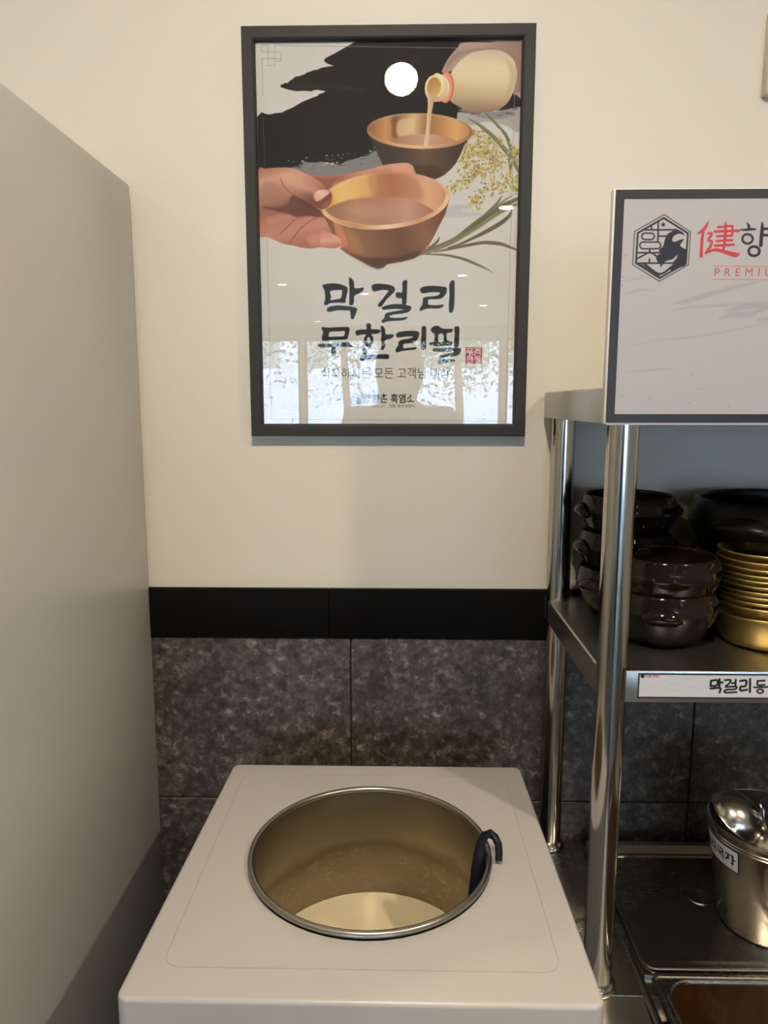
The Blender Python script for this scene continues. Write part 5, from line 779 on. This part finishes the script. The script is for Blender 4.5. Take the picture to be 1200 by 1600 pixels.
# hooked ladle over the right of the pot rim
ha = math.atan2(.889-PCY, .118-PCX); er = Vector((math.cos(ha), math.sin(ha), 0)); et = Vector((-math.sin(ha), math.cos(ha), 0))
def hp(r, t, z): return Vector((PCX, PCY, 0))+er*r+et*t+Vector((0, 0, z))
ld = empty('hooked_ladle', hp(.15, 0, .70), 'navy blue ladle hooked over the right rim of the sunken pot', 'ladle')
path = [(.1672, -.014, .8655), (.1676, -.011, .873), (.1670, -.007, .8830), (.1630, -.001, .8900), (.157, .003, .8920), (.1500, .004, .8885), (.1455, .002, .879), (.1435, -.003, .868), (.1415, -.010, .850), (.1385, -.020, .82), (.134, -.032, .785), (.128, -.042, .75), (.121, -.050, .705)]
rad = [(.0046, .0044), (.0052, .0048), (.0054, .0050), (.0056, .0050), (.006, .0052), (.0064, .0056), (.0065, .0062), (.007, .0078), (.0072, .0094), (.0072, .0104), (.007, .0104), (.0066, .0098), (.006, .009)]
obj('handle', tube(B(), [hp(*q) for q in path], rad, 16, up=er), m_navy, ld, 60)
lb = lathe(B(), [(.001, -.024), (.016, -.021), (.027, -.012), (.031, 0), (.0295, 0), (.025, -.011), (.015, -.019), (.001, -.022)], 0, 0, 0, 32)
bmesh.ops.translate(lb, verts=lb.verts[:], vec=hp(.094, -.058, .690)); obj('bowl', lb, m_navy, ld)

# ================================================================ framed poster
px0, px1, pz0, pz1 = -.2525, .2125, 1.3925, 2.037
po = empty('framed_poster', (-.02, 1.28, pz0), 'large charcoal framed drink poster with two gold bowls and brush lettering', 'poster')
bw = .0208; prof = [(0, 1.2795), (0, 1.2575), (.0015, 1.256), (bw-.004, 1.256), (bw-.0015, 1.2575), (bw, 1.263), (bw, 1.2795)]     # (inset, y)
loops = [[(px0+i, y, pz0+i), (px1-i, y, pz0+i), (px1-i, y, pz1-i), (px0+i, y, pz1-i)] for i, y in prof]
bm = B(); quadstrip(bm, loops); obj('frame', bm, m_frame, po, 25)
for x, sx in ((px0, 1), (px1, -1)):
    for z, sz in ((pz0, 1), (pz1, -1)): obj('mitre_joint', tube(B(), [(x+sx*.001, 1.2562, z+sz*.001), (x+sx*(bw-.004), 1.2558, z+sz*(bw-.004))], .0004, 6), m_dark, po)
obj('backing_board', box(B(), px0+.004, px1-.004, 1.2685, 1.2775, pz0+.004, pz1-.004), m_board, po, None)
bm = B(); X0, Z0, W_, H_ = -.2345, 2.0185, .430, .608; uvquad(bm, (X0, 1.2662, Z0-H_), (X0+W_, 1.2662, Z0-H_), (X0+W_, 1.2662, Z0), (X0, 1.2662, Z0))
m_poster = printed('poster_paper', print_poster(), .6); pr = obj('print', bm, m_poster, po, None)
obj('glass_pane', box(B(), px0+bw-.006, px1-bw+.006, 1.2628, 1.2648, pz0+bw-.006, pz1-bw+.006), m_glass, po, None)
# box shape for an unidentified pale item, cut by the right edge of the frame
bx = empty('wall_item', (.63, 1.28, 1.93), 'pale grey box shape for an unidentified item on the cream wall at the upper right edge', 'box')
obj('box_body', box(B(), .5775, .70, 1.262, 1.28, 1.931, 2.056, .005, 3), m_box, bx); obj('box_cover', box(B(), .585, .692, 1.2585, 1.2615, 1.945, 2.048, .0012), m_fit, bx)

# ================================================================ steel rack
rk = empty('steel_rack', (.60, 1.09, .65), 'stainless steel rack with tube posts standing on the counter', 'rack')
RX0, RX1, RY0, RY1 = .246, 1.02, .912, 1.272
def tray(z0, z1, x0, y0, y1, x1=RX1):
    bm = B(); t = .0015
    lp = [rrect(x0+i, x1-i, y0+i, y1-i, max(.004-i, .001), z, 3) for i, z in ((.010, z0), (.010, z0-.0001), (0, z0), (0, z1-.0025), (.0025, z1))]
    lp = [rrect(x0+.012, x1-.012, y0+.012, y1-.012, .002, z0, 3), rrect(x0, x1, y0, y1, .004, z0, 3), rrect(x0, x1, y0, y1, .004, z1-.002, 3), rrect(x0+.002, x1-.002, y0+.002, y1-.002, .003, z1, 3)]
    inner = [rrect(x0+.012, x1-.012, y0+.012, y1-.012, .002, z0, 3), rrect(x0+.0125, x1-.0125, y0+.0125, y1-.0125, .002, z1-.0025, 3)]
    quadstrip(bm, lp, True, False, True)
    vs = quadstrip(bm, inner, True, False, True); return bm
obj('shelf', tray(1.424, 1.467, RX0, RY0, RY1), m_sheet, rk, 30)
sh = obj('shelf', tray(1.0725, 1.1125, .2575, .9255, RY1), m_sheet, rk, 30)
bm = B(); box(bm, .288, .9785, .8985, .9005, 1.0715, 1.1135, .0008); box(bm, .2955, .9705, .9005, .9275, 1.1105, 1.1125); obj('front_lip', bm, m_sheet, sh)
for x in (.2755, .99):
    for y in (.9185, 1.2465):
        z0 = .6505
        p = obj('post', lathe(B(), [(0, z0), (.0195, z0), (.0195, 1.4245), (0, 1.4245)], x, y, 0, 40), m_post, rk)
        obj('foot_collar', lathe(B(), [(.0198, .6506), (.0245, .6506), (.0255, .654), (.0235, .660), (.0198, .664)], x, y, 0, 40), m_post, p)
bm = B(); uvquad(bm, (.3035, .8981, 1.0775), (.5335, .8981, 1.0775), (.5335, .8981, 1.1105), (.3035, .8981, 1.1105)); m_strip = printed('shelf_label_paper', print_strip(), .5)
lb = obj('label_strip', bm, m_strip, sh, None)
bm = B(); Z0_, Z1_ = 1.0775, 1.1105
for q in ((.3035, .5335, Z0_, Z0_+.0018), (.3035, .5335, Z1_-.0018, Z1_), (.3035, .3053, Z0_, Z1_), (.5317, .5335, Z0_, Z1_)): box(bm, q[0], q[1], .8977, .8984, q[2], q[3])
obj('label_border', bm, m_signblack, sh, None)

# ================================================================ sign board leaning on the front of the top shelf
sg = empty('shop_sign', (.56, .88, 1.4235), 'big white sign board with black border and goat emblem, fixed to the top shelf front', 'sign')
sx0, sx1, sz0, sz1, sy = .2462, .910, 1.4238, 1.6932, .8995
obj('foam_board', box(B(), sx0, sx1, sy, sy+.0105, sz0, sz1, .0006), m_board, sg)
bm = B(); k_ = sy/.876; a_, b_, c_, d_ = .2425*k_, .8825*k_, 1.45+(1.6855-.262-1.45)*k_, 1.45+(1.6855-1.45)*k_
uvquad(bm, (a_, sy-.0008, c_), (b_, sy-.0008, c_), (b_, sy-.0008, d_), (a_, sy-.0008, d_)); m_sign = printed('sign_face', print_sign(), .38)
obj('sign_print', bm, m_sign, sg, None)
bm = B(); q0, q1, r0, r1, t = sx0+.0022, sx1-.0025, sz0+.002, sz1-.0015, .010
for q in ((q0, q1, r0, r0+.0098), (q0, q1, r1-.0098, r1), (q0, q0+t, r0+.0098, r1-.0098), (q1-t, q1, r0+.0098, r1-.0098)): box(bm, q[0], q[1], sy-.0016, sy-.0004, q[2], q[3])
obj('black_border', bm, m_signblack, sg, None)

# ================================================================ crockery on the middle shelf
SZ = 1.1126
def pot_profile(R, H):
    o = [(0, .004), (R*.50, .004), (R*.52, 0), (R*.57, 0), (R*.65, H*.05), (R*.76, H*.15), (R*.84, H*.27), (R*.89, H*.38), (R*.945, H*.50), (R*.985, H*.60), (R*.998, H*.655), (R*1.006, H*.665), (R*1.006, H*.68), (R*.998, H*.69), (R*.992, H*.78), (R*.965, H*.88), (R*.94, H*.95), (R*.93, H*.985), (R*.905, H), (R*.882, H*.985), (R*.872, H*.95), (R*.91, H*.75), (R*.88, H*.48), (R*.72, H*.2), (R*.4, H*.1), (0, H*.09)]
    return o
def clay_pot(name, x, y, z, R, H, mt, label, ang, group, ribs=90):
    t = empty(name, (x, y, z), label, 'pot', group); obj('bowl', lathe(B(), pot_profile(R, H), x, y, z, 64), mt, t, 50)
    for a in (ang, ang+PI):
        bm = B(); bmesh.ops.create_uvsphere(bm, u_segments=20, v_segments=12, radius=1)
        for v in bm.verts:
            c = v.co; zz = c.z*H*.15; k = 1-.25*max(c.z, 0)
            v.co = Vector((c.x*R*.17*k, c.y*R*.36, zz-(abs(c.y)**2)*H*.05+(H*.03 if c.x > 0 else 0)))
        bmesh.ops.transform(bm, matrix=Matrix.Translation((x, y, z+H*.66)) @ Matrix.Rotation(a, 4, 'Z') @ Matrix.Translation((R*.985, 0, 0)), verts=bm.verts[:]); obj('ear', bm, mt, t, 60)
        bm = B()
        if a == ang:
            for k in range(12):
                aa = a+math.radians(ribs)+math.radians(45)+(k-5.5)*.062
                tube(bm, [(x+math.cos(aa)*R*f, y+math.sin(aa)*R*f, z+H*h) for f, h in ((.945, .93), (.99, .80), (1.006, .67), (.96, .53), (.90, .40))], [.0006, .0012, .0014, .0012, .0005], 6)
            obj('ribbed_grip', bm, mt, t, 60)
        else: bm.free()
    return t
PH = .0775
clay_pot('clay_pot', .3745, 1.029, SZ, .0745, PH, m_glaze, 'glazed dark brown clay pot, lower one of the front pair behind the rack post', math.radians(252), 'brown clay pots on the shelf', 38)
clay_pot('clay_pot', .3755, 1.030, SZ+.0485, .0755, PH, m_glaze, 'glazed dark brown clay pot, upper one of the front pair beside the gold bowls', math.radians(188), 'brown clay pots on the shelf', 100)
for k, (lab, a) in enumerate((('lowest dark clay pot of the rear stack between the two left posts', 215), ('middle dark clay pot of the rear stack between the two left posts', 188), ('topmost dark clay pot of the rear stack, its open rim seen above the others', 183))):
    clay_pot('clay_pot', .362+.001*k, 1.168, SZ+k*.058, .074, PH, m_glaze, lab, math.radians(a), 'brown clay pots on the shelf')
clay_pot('stone_pot', .592, 1.140, SZ, .134, .112, m_black, 'wide black pot at the bottom of the stack hidden behind the gold bowls', math.radians(215), 'wide black pots')
clay_pot('stone_pot', .592, 1.140, SZ+.085, .134, .106, m_black, 'wide black pot with a lug, top of the stack behind the gold bowls', math.radians(222), 'wide black pots')
GR = .0675
gp = [(0, .0008), (GR*.70, .0008), (GR*.79, .003), (GR*.865, .010), (GR*.90, .018), (GR*.955, .0425), (GR*.985, .0438), (GR, .0452), (GR*1.004, .0466), (GR*.99, .0478), (GR*.965, .0474), (GR*.935, .0455), (GR*.885, .020), (GR*.85, .0125), (GR*.78, .006), (GR*.69, .0032), (0, .0032)]
gx, gy = .5175, 1.02
order = ['bottom', 'second from the bottom', 'third from the bottom', 'fourth from the bottom', 'fifth from the bottom', 'middle one, sixth from the bottom', 'fifth from the top', 'fourth from the top', 'third from the top', 'second from the top', 'top']
zz = [0, .0145, .0225, .0300, .0375, .0450, .0525, .0600, .0680, .0775, .0875]; jit = [(0, 0), (.001, -.001), (-.0008, .0006), (.0006, .001), (-.0012, 0), (.0008, -.0006), (0, .0009), (-.001, 0), (.0012, .0004), (0, -.0008), (.0006, 0)]
g0 = None
for k in range(11):
    lab = ('gold metal bowl at the %s of the nested stack on the shelf' if k in (0, 10) else 'thin rim of gold metal bowl, %s of the nested stack') % order[k]; loc = (gx+jit[k][0], gy+jit[k][1], SZ+zz[k])
    if g0 is None: g0 = tag(obj('gold_bowl', lathe(B(), gp, *loc, 72), m_gold, None, 50, loc), lab, 'bowl', 'nested gold bowls')
    else: copy_tree(g0, loc, lab)

def quad_slab(x0, x1, y0, y1, z0, z1, t=.004):
    bm = box(B(), x0, x1, y0, y1, z1-t, z1)
    for v in bm.verts: v.co.z -= (z1-z0)*(y1-v.co.y)/(y1-y0)
    return bm
# ================================================================ counter with the sunken pans
ct = empty('steel_counter', (.62, .75, 0), 'dark stainless steel counter under the rack', 'counter')
obj('worktop', box(B(), .226, 1.3, .901, 1.262, .61, .65, .002), m_counter, ct); obj('worktop_front', quad_slab(.226, .334, .28, .9, .573, .649), m_front, ct)  # front sheet is tilted and in paler steel so that it looks lit
obj('base', box(B(), .236, 1.29, .30, 1.25, .08, .56, .004), m_sheet, ct)
obj('apron', box(B(), .334, 1.3, .25, .262, .50, .65, .002), m_sheet, ct)
for x in (.28, 1.25):
    for y in (.34, 1.2): obj('leg', lathe(B(), [(0, 0), (.02, 0), (.02, .08), (0, .08)], x, y, 0, 20), m_dark, ct)
bm = B(); quadstrip(bm, [rrect(.334, 1.2, .30, 1.236, .006, .6505, 4), rrect(.334, 1.2, .30, 1.236, .006, .6565, 4), rrect(.3365, 1.1975, .3025, 1.2335, .005, .6585, 4), rrect(.3415, 1.1925, .3075, 1.2085, .005, .6585, 4), rrect(.343, 1.191, .309, 1.207, .004, .654, 4), rrect(.343, 1.191, .309, 1.207, .004, .610, 4)])
obj('well_frame', bm, m_counter, ct, 30)
bm = B(); quadstrip(bm, [[(x, 1.2095, .6587), (x, 1.2345, .6587), (x, 1.2345, .6665), (x, 1.2225, .6665)] for x in (.3385, 1.1955)], True, True, True); obj('rear_upstand', bm, m_front, ct, 30)  # sloped face in the paler steel, standing for a lit edge
box_ = B(); box(box_, .3436, 1.1905, .9285, .9335, .61, .6582, .0012); obj('cross_bar', box_, m_counter, ct)
# lid of the rear well
ldl = empty('pan_lid', (.56, 1.07, .655), 'flat dark steel pan lid with rounded corners under the ladle container', 'lid')
bm = B(); R = lambda i, z, r=.02: rrect(.3455+i, .80-i, .936+i, 1.2035-i, max(r-i, .003), z, 8)
quadstrip(bm, [R(.002, .6535), R(0, .6585), R(0, .6605), R(.0012, .662), R(.0035, .6625), R(.0055, .6615), R(.0075, .6596), R(.014, .6592), R(.017, .6602), R(.02, .6602)], True, True, True); obj('lid_plate', bm, m_counter, ldl, 28)
obj('grip_cup', lathe(B(), [(.021, .6603), (.0195, .6622), (.0175, .662), (.0155, .6608), (.009, .6604), (0, .6604)], .4865, 1.0925, 0, 32), m_counter, ldl)
# front pan with broth
pn = empty('food_pan', (.56, .7, .56), 'steel food pan with rounded corners set in the counter front', 'pan')
bm = B(); R = lambda i, z, r=.012: rrect(.3505+i, .80-i, .45+i, .9255-i, max(r-i, .003), z, 8); Q = lambda i, z: rrect(.366+i, .785-i, .465+i, .9175-i, .034, z, 8)
quadstrip(bm, [R(0, .657), R(0, .6605), R(.001, .662), R(.003, .6622), R(.0045, .6612), R(.006, .6604)] + [Q(-.004, .6604), Q(-.002, .6618), Q(0, .6616), Q(.0015, .6595), Q(.004, .60), Q(.01, .575)], True, False, True); obj('pan_body', bm, m_counter, pn, 35)
bm = B(); quadstrip(bm, [rrect(.3675, .7835, .4665, .916, .0325, z, 8) for z in (.605, .6575)], True, True, True); tag(obj('broth', bm, m_broth, None, 30, (.57, .7, .605)), 'red brown broth in the front food pan', 'broth')
# ladle container
cx, cy = .5665, 1.043
cn = empty('ladle_container', (cx, cy, .6605), 'tapered steel container with a white ladle label, standing on the pan lid', 'container')
obj('bucket', lathe(B(), [(0, .6612), (.064, .6612), (.0685, .6622), (.0695, .665), (.0905, .818), (.0925, .8205), (.0925, .8245), (.0905, .826), (.0885, .8245), (.0882, .818), (.067, .668), (0, .665)], cx, cy, 0, 80), m_vessel, cn, 30)
for z in (.806, .811): obj('bead_ring', lathe(B(), [(.0887+(z-.806)*.13, z-.0012), (.0905+(z-.806)*.13, z), (.0893+(z-.806)*.13, z+.0012)], cx, cy, 0, 80), m_vessel, cn)
bm = B(); uv = bm.loops.layers.uv.verify(); n = 16; cols = []
Rz = lambda z: .0695+(.0905-.0695)*(z-.665)/(.818-.665)+.0006
for k in range(n+1):
    a = math.radians(146+68.5*k/n); cols.append([(bm.verts.new((cx+Rz(z)*math.cos(a), cy+Rz(z)*math.sin(a), z))) for z in (.768, .8025)])
for k in range(n):
    f = bm.faces.new((cols[k][0], cols[k+1][0], cols[k+1][1], cols[k][1]))
    for l, c in zip(f.loops, ((k/n, 0), ((k+1)/n, 0), ((k+1)/n, 1), (k/n, 1))): l[uv].uv = c
me = bpy.data.meshes.new('label_sticker'); bmesh.ops.translate(bm, verts=bm.verts[:], vec=-cn.location); bm.to_mesh(me); bm.free(); me.materials.append(printed('sticker_paper', print_sticker(), .5))
st = bpy.data.objects.new('label_sticker', me); S.collection.objects.link(st); st.parent = cn
def ladle(c, rot, label):
    t = empty('soup_ladle', c, label, 'ladle', 'steel ladles in the container'); M_ = Matrix.Translation(c) @ rot.to_4x4(); r = .041
    pr = [(r*math.sin(a), r*.82*math.cos(a)) for a in [PI/2*k/10 for k in range(11)]]; pr[0] = (.0002, pr[0][1])
    pr += [(r+.0012, -.001), (r-.0012, -.001)]+[((r-.0012)*math.sin(a), (r-.0012)*.82*math.cos(a)) for a in [PI/2*(10-k)/10 for k in range(10)]]
    bm = lathe(B(), pr, 0, 0, 0, 48); bmesh.ops.transform(bm, matrix=M_, verts=bm.verts[:]); obj('bowl', bm, m_ladle, t, 50)
    bm = B(); p0 = M_ @ Vector((r-.001, 0, 0)); d = Vector((cx, cy, .69))-p0; tube(bm, [p0, p0+d*.3+Vector((0, 0, -.005)), p0+d], [(.006, .0016)]*3, 10); obj('handle', bm, m_ladle, t, 50)
E3 = lambda x, y, z: (Matrix.Rotation(math.radians(z), 3, 'Z') @ Matrix.Rotation(math.radians(y), 3, 'Y') @ Matrix.Rotation(math.radians(x), 3, 'X'))
ladle((.513, 1.050, .826), E3(0, -36, 150), 'leftmost steel ladle bowl lying dome up in the container')
ladle((.573, 1.020, .836), E3(0, -34, 165), 'right steel ladle bowl resting over the left one in the container')
ladle((.562, 1.030, .792), E3(8, 10, -60), 'lowest steel ladle bowl sunk between the others in the container')

# ================================================================ what stands behind the viewer (seen in the glass)
def skin(name, pts, edges, rad, mt, parent=None, root=0):
    me = bpy.data.meshes.new(name); off = parent.location if parent else Vector((0, 0, 0)); me.from_pydata([Vector(p)-off for p in pts], edges, []); o = bpy.data.objects.new(name, me); S.collection.objects.link(o); o.parent = parent
    o.modifiers.new('skin', 'SKIN').use_smooth_shade = True
    for i, r in enumerate(rad):
        v = me.skin_vertices[0].data[i]; v.radius = r if isinstance(r, tuple) else (r, r); v.use_root = (i == root)
    sb = o.modifiers.new('subdivision', 'SUBSURF'); sb.levels = 1; sb.render_levels = 2; me.materials.append(mt); return o
m_skin = mat('skin', (.50, .31, .22), .5); bump(m_skin, noise(m_skin, 90, coords(m_skin)).outputs[0], .03); m_cloth = mat('dark_jacket_cloth', (.03, .032, .038), .8); bump(m_cloth, noise(m_cloth, 200, coords(m_cloth)).outputs[0], .1)
m_trouser = mat('charcoal_trousers', (.045, .045, .05), .8); bump(m_trouser, noise(m_trouser, 200, coords(m_trouser)).outputs[0], .1); m_hair = mat('black_hair', (.012, .011, .01), .45); bump(m_hair, noise(m_hair, 60, coords(m_hair, (4, 4, .3))).outputs[0], .3)
pe = empty('person', (0, -.52, 0), 'person in dark jacket holding up a phone, seen only in the poster glass', 'person')
py = -.50
pts = [(0, py-.02, .92), (0, py, 1.1), (0, py, 1.28), (0, py, 1.39), (0, py+.015, 1.46), (0, py+.035, 1.535), (0, py+.03, 1.61), (0, py+.115, 1.53)]
ed = [(0, 1), (1, 2), (2, 3), (3, 4), (4, 5), (5, 6)]; rd = [(.15, .11), (.13, .10), (.16, .11), (.11, .08), (.056, .056), (.075, .092), (.072, .088)]; pts = pts[:7]
for s in (-1, 1):
    i = len(pts); pts += [(s*.175, py-.005, 1.365), (s*.215, py+.02, 1.13), (s*.10, py+.30, 1.26), (s*.062, py+.385, 1.325), (s*.045, py+.43, 1.365)]; ed += [(3, i), (i, i+1), (i+1, i+2), (i+2, i+3), (i+3, i+4)]; rd += [.055, .043, .036, .027, (.034, .02)]
    for f in range(4):
        j = len(pts); hx, hy, hz = s*.045, py+.43, 1.365; pts += [(hx-s*.012, hy+.025, hz+.02-.02*f), (hx-s*.04, hy+.022, hz+.022-.02*f)]; ed += [(i+4, j), (j, j+1)]; rd += [.0095, .008]
    j = len(pts); pts += [(hx+s*.0, hy-.02, hz+.035), (hx-s*.02, hy-.018, hz+.06)]; ed += [(i+4, j), (j, j+1)]; rd += [.011, .009]
    i = len(pts); pts += [(s*.09, py-.02, .86), (s*.10, py-.01, .48), (s*.10, py-.04, .10), (s*.11, py+.10, .04)]; ed += [(0, i), (i, i+1), (i+1, i+2), (i+2, i+3)]; rd += [.085, .06, .042, (.04, .03)]
skin('body', pts, ed, rd, m_skin, pe)
bm = B()
for s in (-1, 1): lathe(bm, [(.0005, -.009), (.0085, -.004), (.009, .004), (.0005, .009)], s*.032, py+.118, 1.575, 12)
tag(obj('eyes', bm, m_dark, pe), kind='stuff'); obj('nose', tube(B(), [(0, py+.112, 1.578), (0, py+.128, 1.545), (0, py+.118, 1.537)], [.008, .013, .009], 10), m_skin, pe); obj('mouth', tube(B(), [(-.024, py+.108, 1.503), (0, py+.117, 1.501), (.024, py+.108, 1.503)], [.003, .006, .003], 8), m_trouser, pe)
bm = B(); bmesh.ops.create_uvsphere(bm, u_segments=28, v_segments=18, radius=1)
for v in bm.verts:
    c = v.co; face = c.y > .1 and c.z < .5; v.co = Vector((c.x*(.078 if face else .098), py+.005+(.02+c.y*.03 if face else c.y*.112), 1.592+(c.z*.115 if c.z > 0 else c.z*.17)))
obj('hair', bm, m_hair, pe, 60)
jp = [(0, py-.02, .80), (0, py-.005, 1.05), (0, py, 1.28), (0, py+.005, 1.43)]; je = [(0, 1), (1, 2), (2, 3)]; jr = [(.21, .165), (.185, .145), (.20, .145), (.085, .08)]
for s in (-1, 1): i = len(jp); jp += [(s*.185, py-.005, 1.37), (s*.222, py+.02, 1.125), (s*.108, py+.285, 1.25)]; je += [(2, i), (i, i+1), (i+1, i+2)]; jr += [.08, .066, .05]
skin('jacket', jp, je, jr, m_cloth, pe)
tp = [(0, py-.02, .92)]; te = []; tr = [(.16, .125)]
for s in (-1, 1): i = len(tp); tp += [(s*.09, py-.02, .85), (s*.10, py-.01, .48), (s*.10, py-.04, .12)]; te += [(0, i), (i, i+1), (i+1, i+2)]; tr += [.10, .078, .06]
skin('trousers', tp, te, tr, m_trouser, pe)
ph = empty('phone', (0, -.03, 1.375), 'black phone held up in both hands behind the poster viewpoint', 'phone')
obj('phone_body', box(B(), -.038, .038, -.040, -.032, 1.295, 1.452, .004), m_dark, ph); obj('phone_screen', box(B(), -.035, .035, -.0412, -.0402, 1.30, 1.447), m_trim, ph, None)

m_pave = mat('pavement', (.40, .46, .54), .8); L(m_pave, ramp(m_pave, noise(m_pave, 3, coords(m_pave)).outputs[0], (.35, (.15, .21, .23)), (.62, (.46, .60, .80))), P(m_pave).inputs['Base Color'])
tag(obj('pavement', box(B(), -40, 40, -70, -9.1, -.3, -.05), m_pave, None, None), kind='structure')
m_facade = mat('pale_facade', (.46, .60, .82), .8); bump(m_facade, noise(m_facade, 5, coords(m_facade)).outputs[0], .1); m_bwin = mat('sky_tinted_window', (.20, .28, .36), .25); bump(m_bwin, noise(m_bwin, 2, coords(m_bwin)).outputs[0], .02); m_bark = mat('bark', (.11, .085, .065), .9); bump(m_bark, noise(m_bark, 20, coords(m_bark)).outputs[0], .5); m_leaf = mat('leaf_green', (.06, .13, .035), .6)  # building window colour carries the blue of reflected sky
L(m_leaf, ramp(m_leaf, noise(m_leaf, 2, coords(m_leaf)).outputs[0], (.3, (.035, .085, .022)), (.7, (.10, .18, .05))), P(m_leaf).inputs['Base Color'])
for k, (x, wd, hh, lab) in enumerate(((-10.2, 18, 9, 'pale low building across the street, left of the gap'), (8.4, 17, 7, 'pale low building across the street, right of the gap'))):
    b = empty('building', (x, -38, 0), lab, 'building'); obj('facade', box(B(), x-wd/2, x+wd/2, -44, -38, 0, hh), m_facade, b, None)
    f0 = None
    for i in range(int(wd//2.6)):
        for j in range(int((hh-3.3)//2.6)):
            wx, wz = x-wd/2+.7+i*2.6, 3.3+j*2.6
            if f0 is None: f0 = obj('window', box(B(), wx, wx+1.6, -38.02, -37.96, wz, wz+1.5), m_bwin, b, None, (wx, -38, wz))
            else: c = f0.copy(); S.collection.objects.link(c); c.location = Vector((wx, -38, wz))-b.location; c.parent = b
rng = random.Random(5)
for k, (x, y, h, lab) in enumerate(((-3.5, -12.5, 5.2, 'slim street tree beyond the left window'), (-1.15, -13.4, 5.6, 'slim street tree beyond the second window'), (1.15, -12.2, 5.0, 'slim street tree beyond the third window'), (3.4, -13.0, 5.4, 'slim street tree beyond the right window'), (-6.2, -17, 6.2, 'tall street tree far left of the windows'), (6.2, -17, 6.0, 'tall street tree far right of the windows'))):
    t = empty('street_tree', (x, y, 0), lab, 'tree', 'trees beyond the windows')
    obj('trunk', tube(B(), [(x, y, -.05), (x+.04, y, 1.2), (x-.03, y+.05, 2.4), (x, y, h*.75)], [.10, .085, .07, .03], 12), m_bark, t)
    bm = B()
    for _ in range(3600):
        c = Vector((max(-1.12, min(1.12, rng.gauss(0, .6))), rng.gauss(0, .5), rng.gauss(0, .75)))+Vector((x, y, h*.64)); u = Vector((rng.uniform(-1, 1), rng.uniform(-1, 1), rng.uniform(-1, 1))).normalized(); v = u.orthogonal().normalized(); s = rng.uniform(.035, .075)
        bm.faces.new([bm.verts.new(c+u*a*s+v*b*s*.5) for a, b in ((-1, 0), (0, -1), (1, 0), (0, 1))])
    tag(obj('foliage', bm, m_leaf, t, None), kind='stuff')
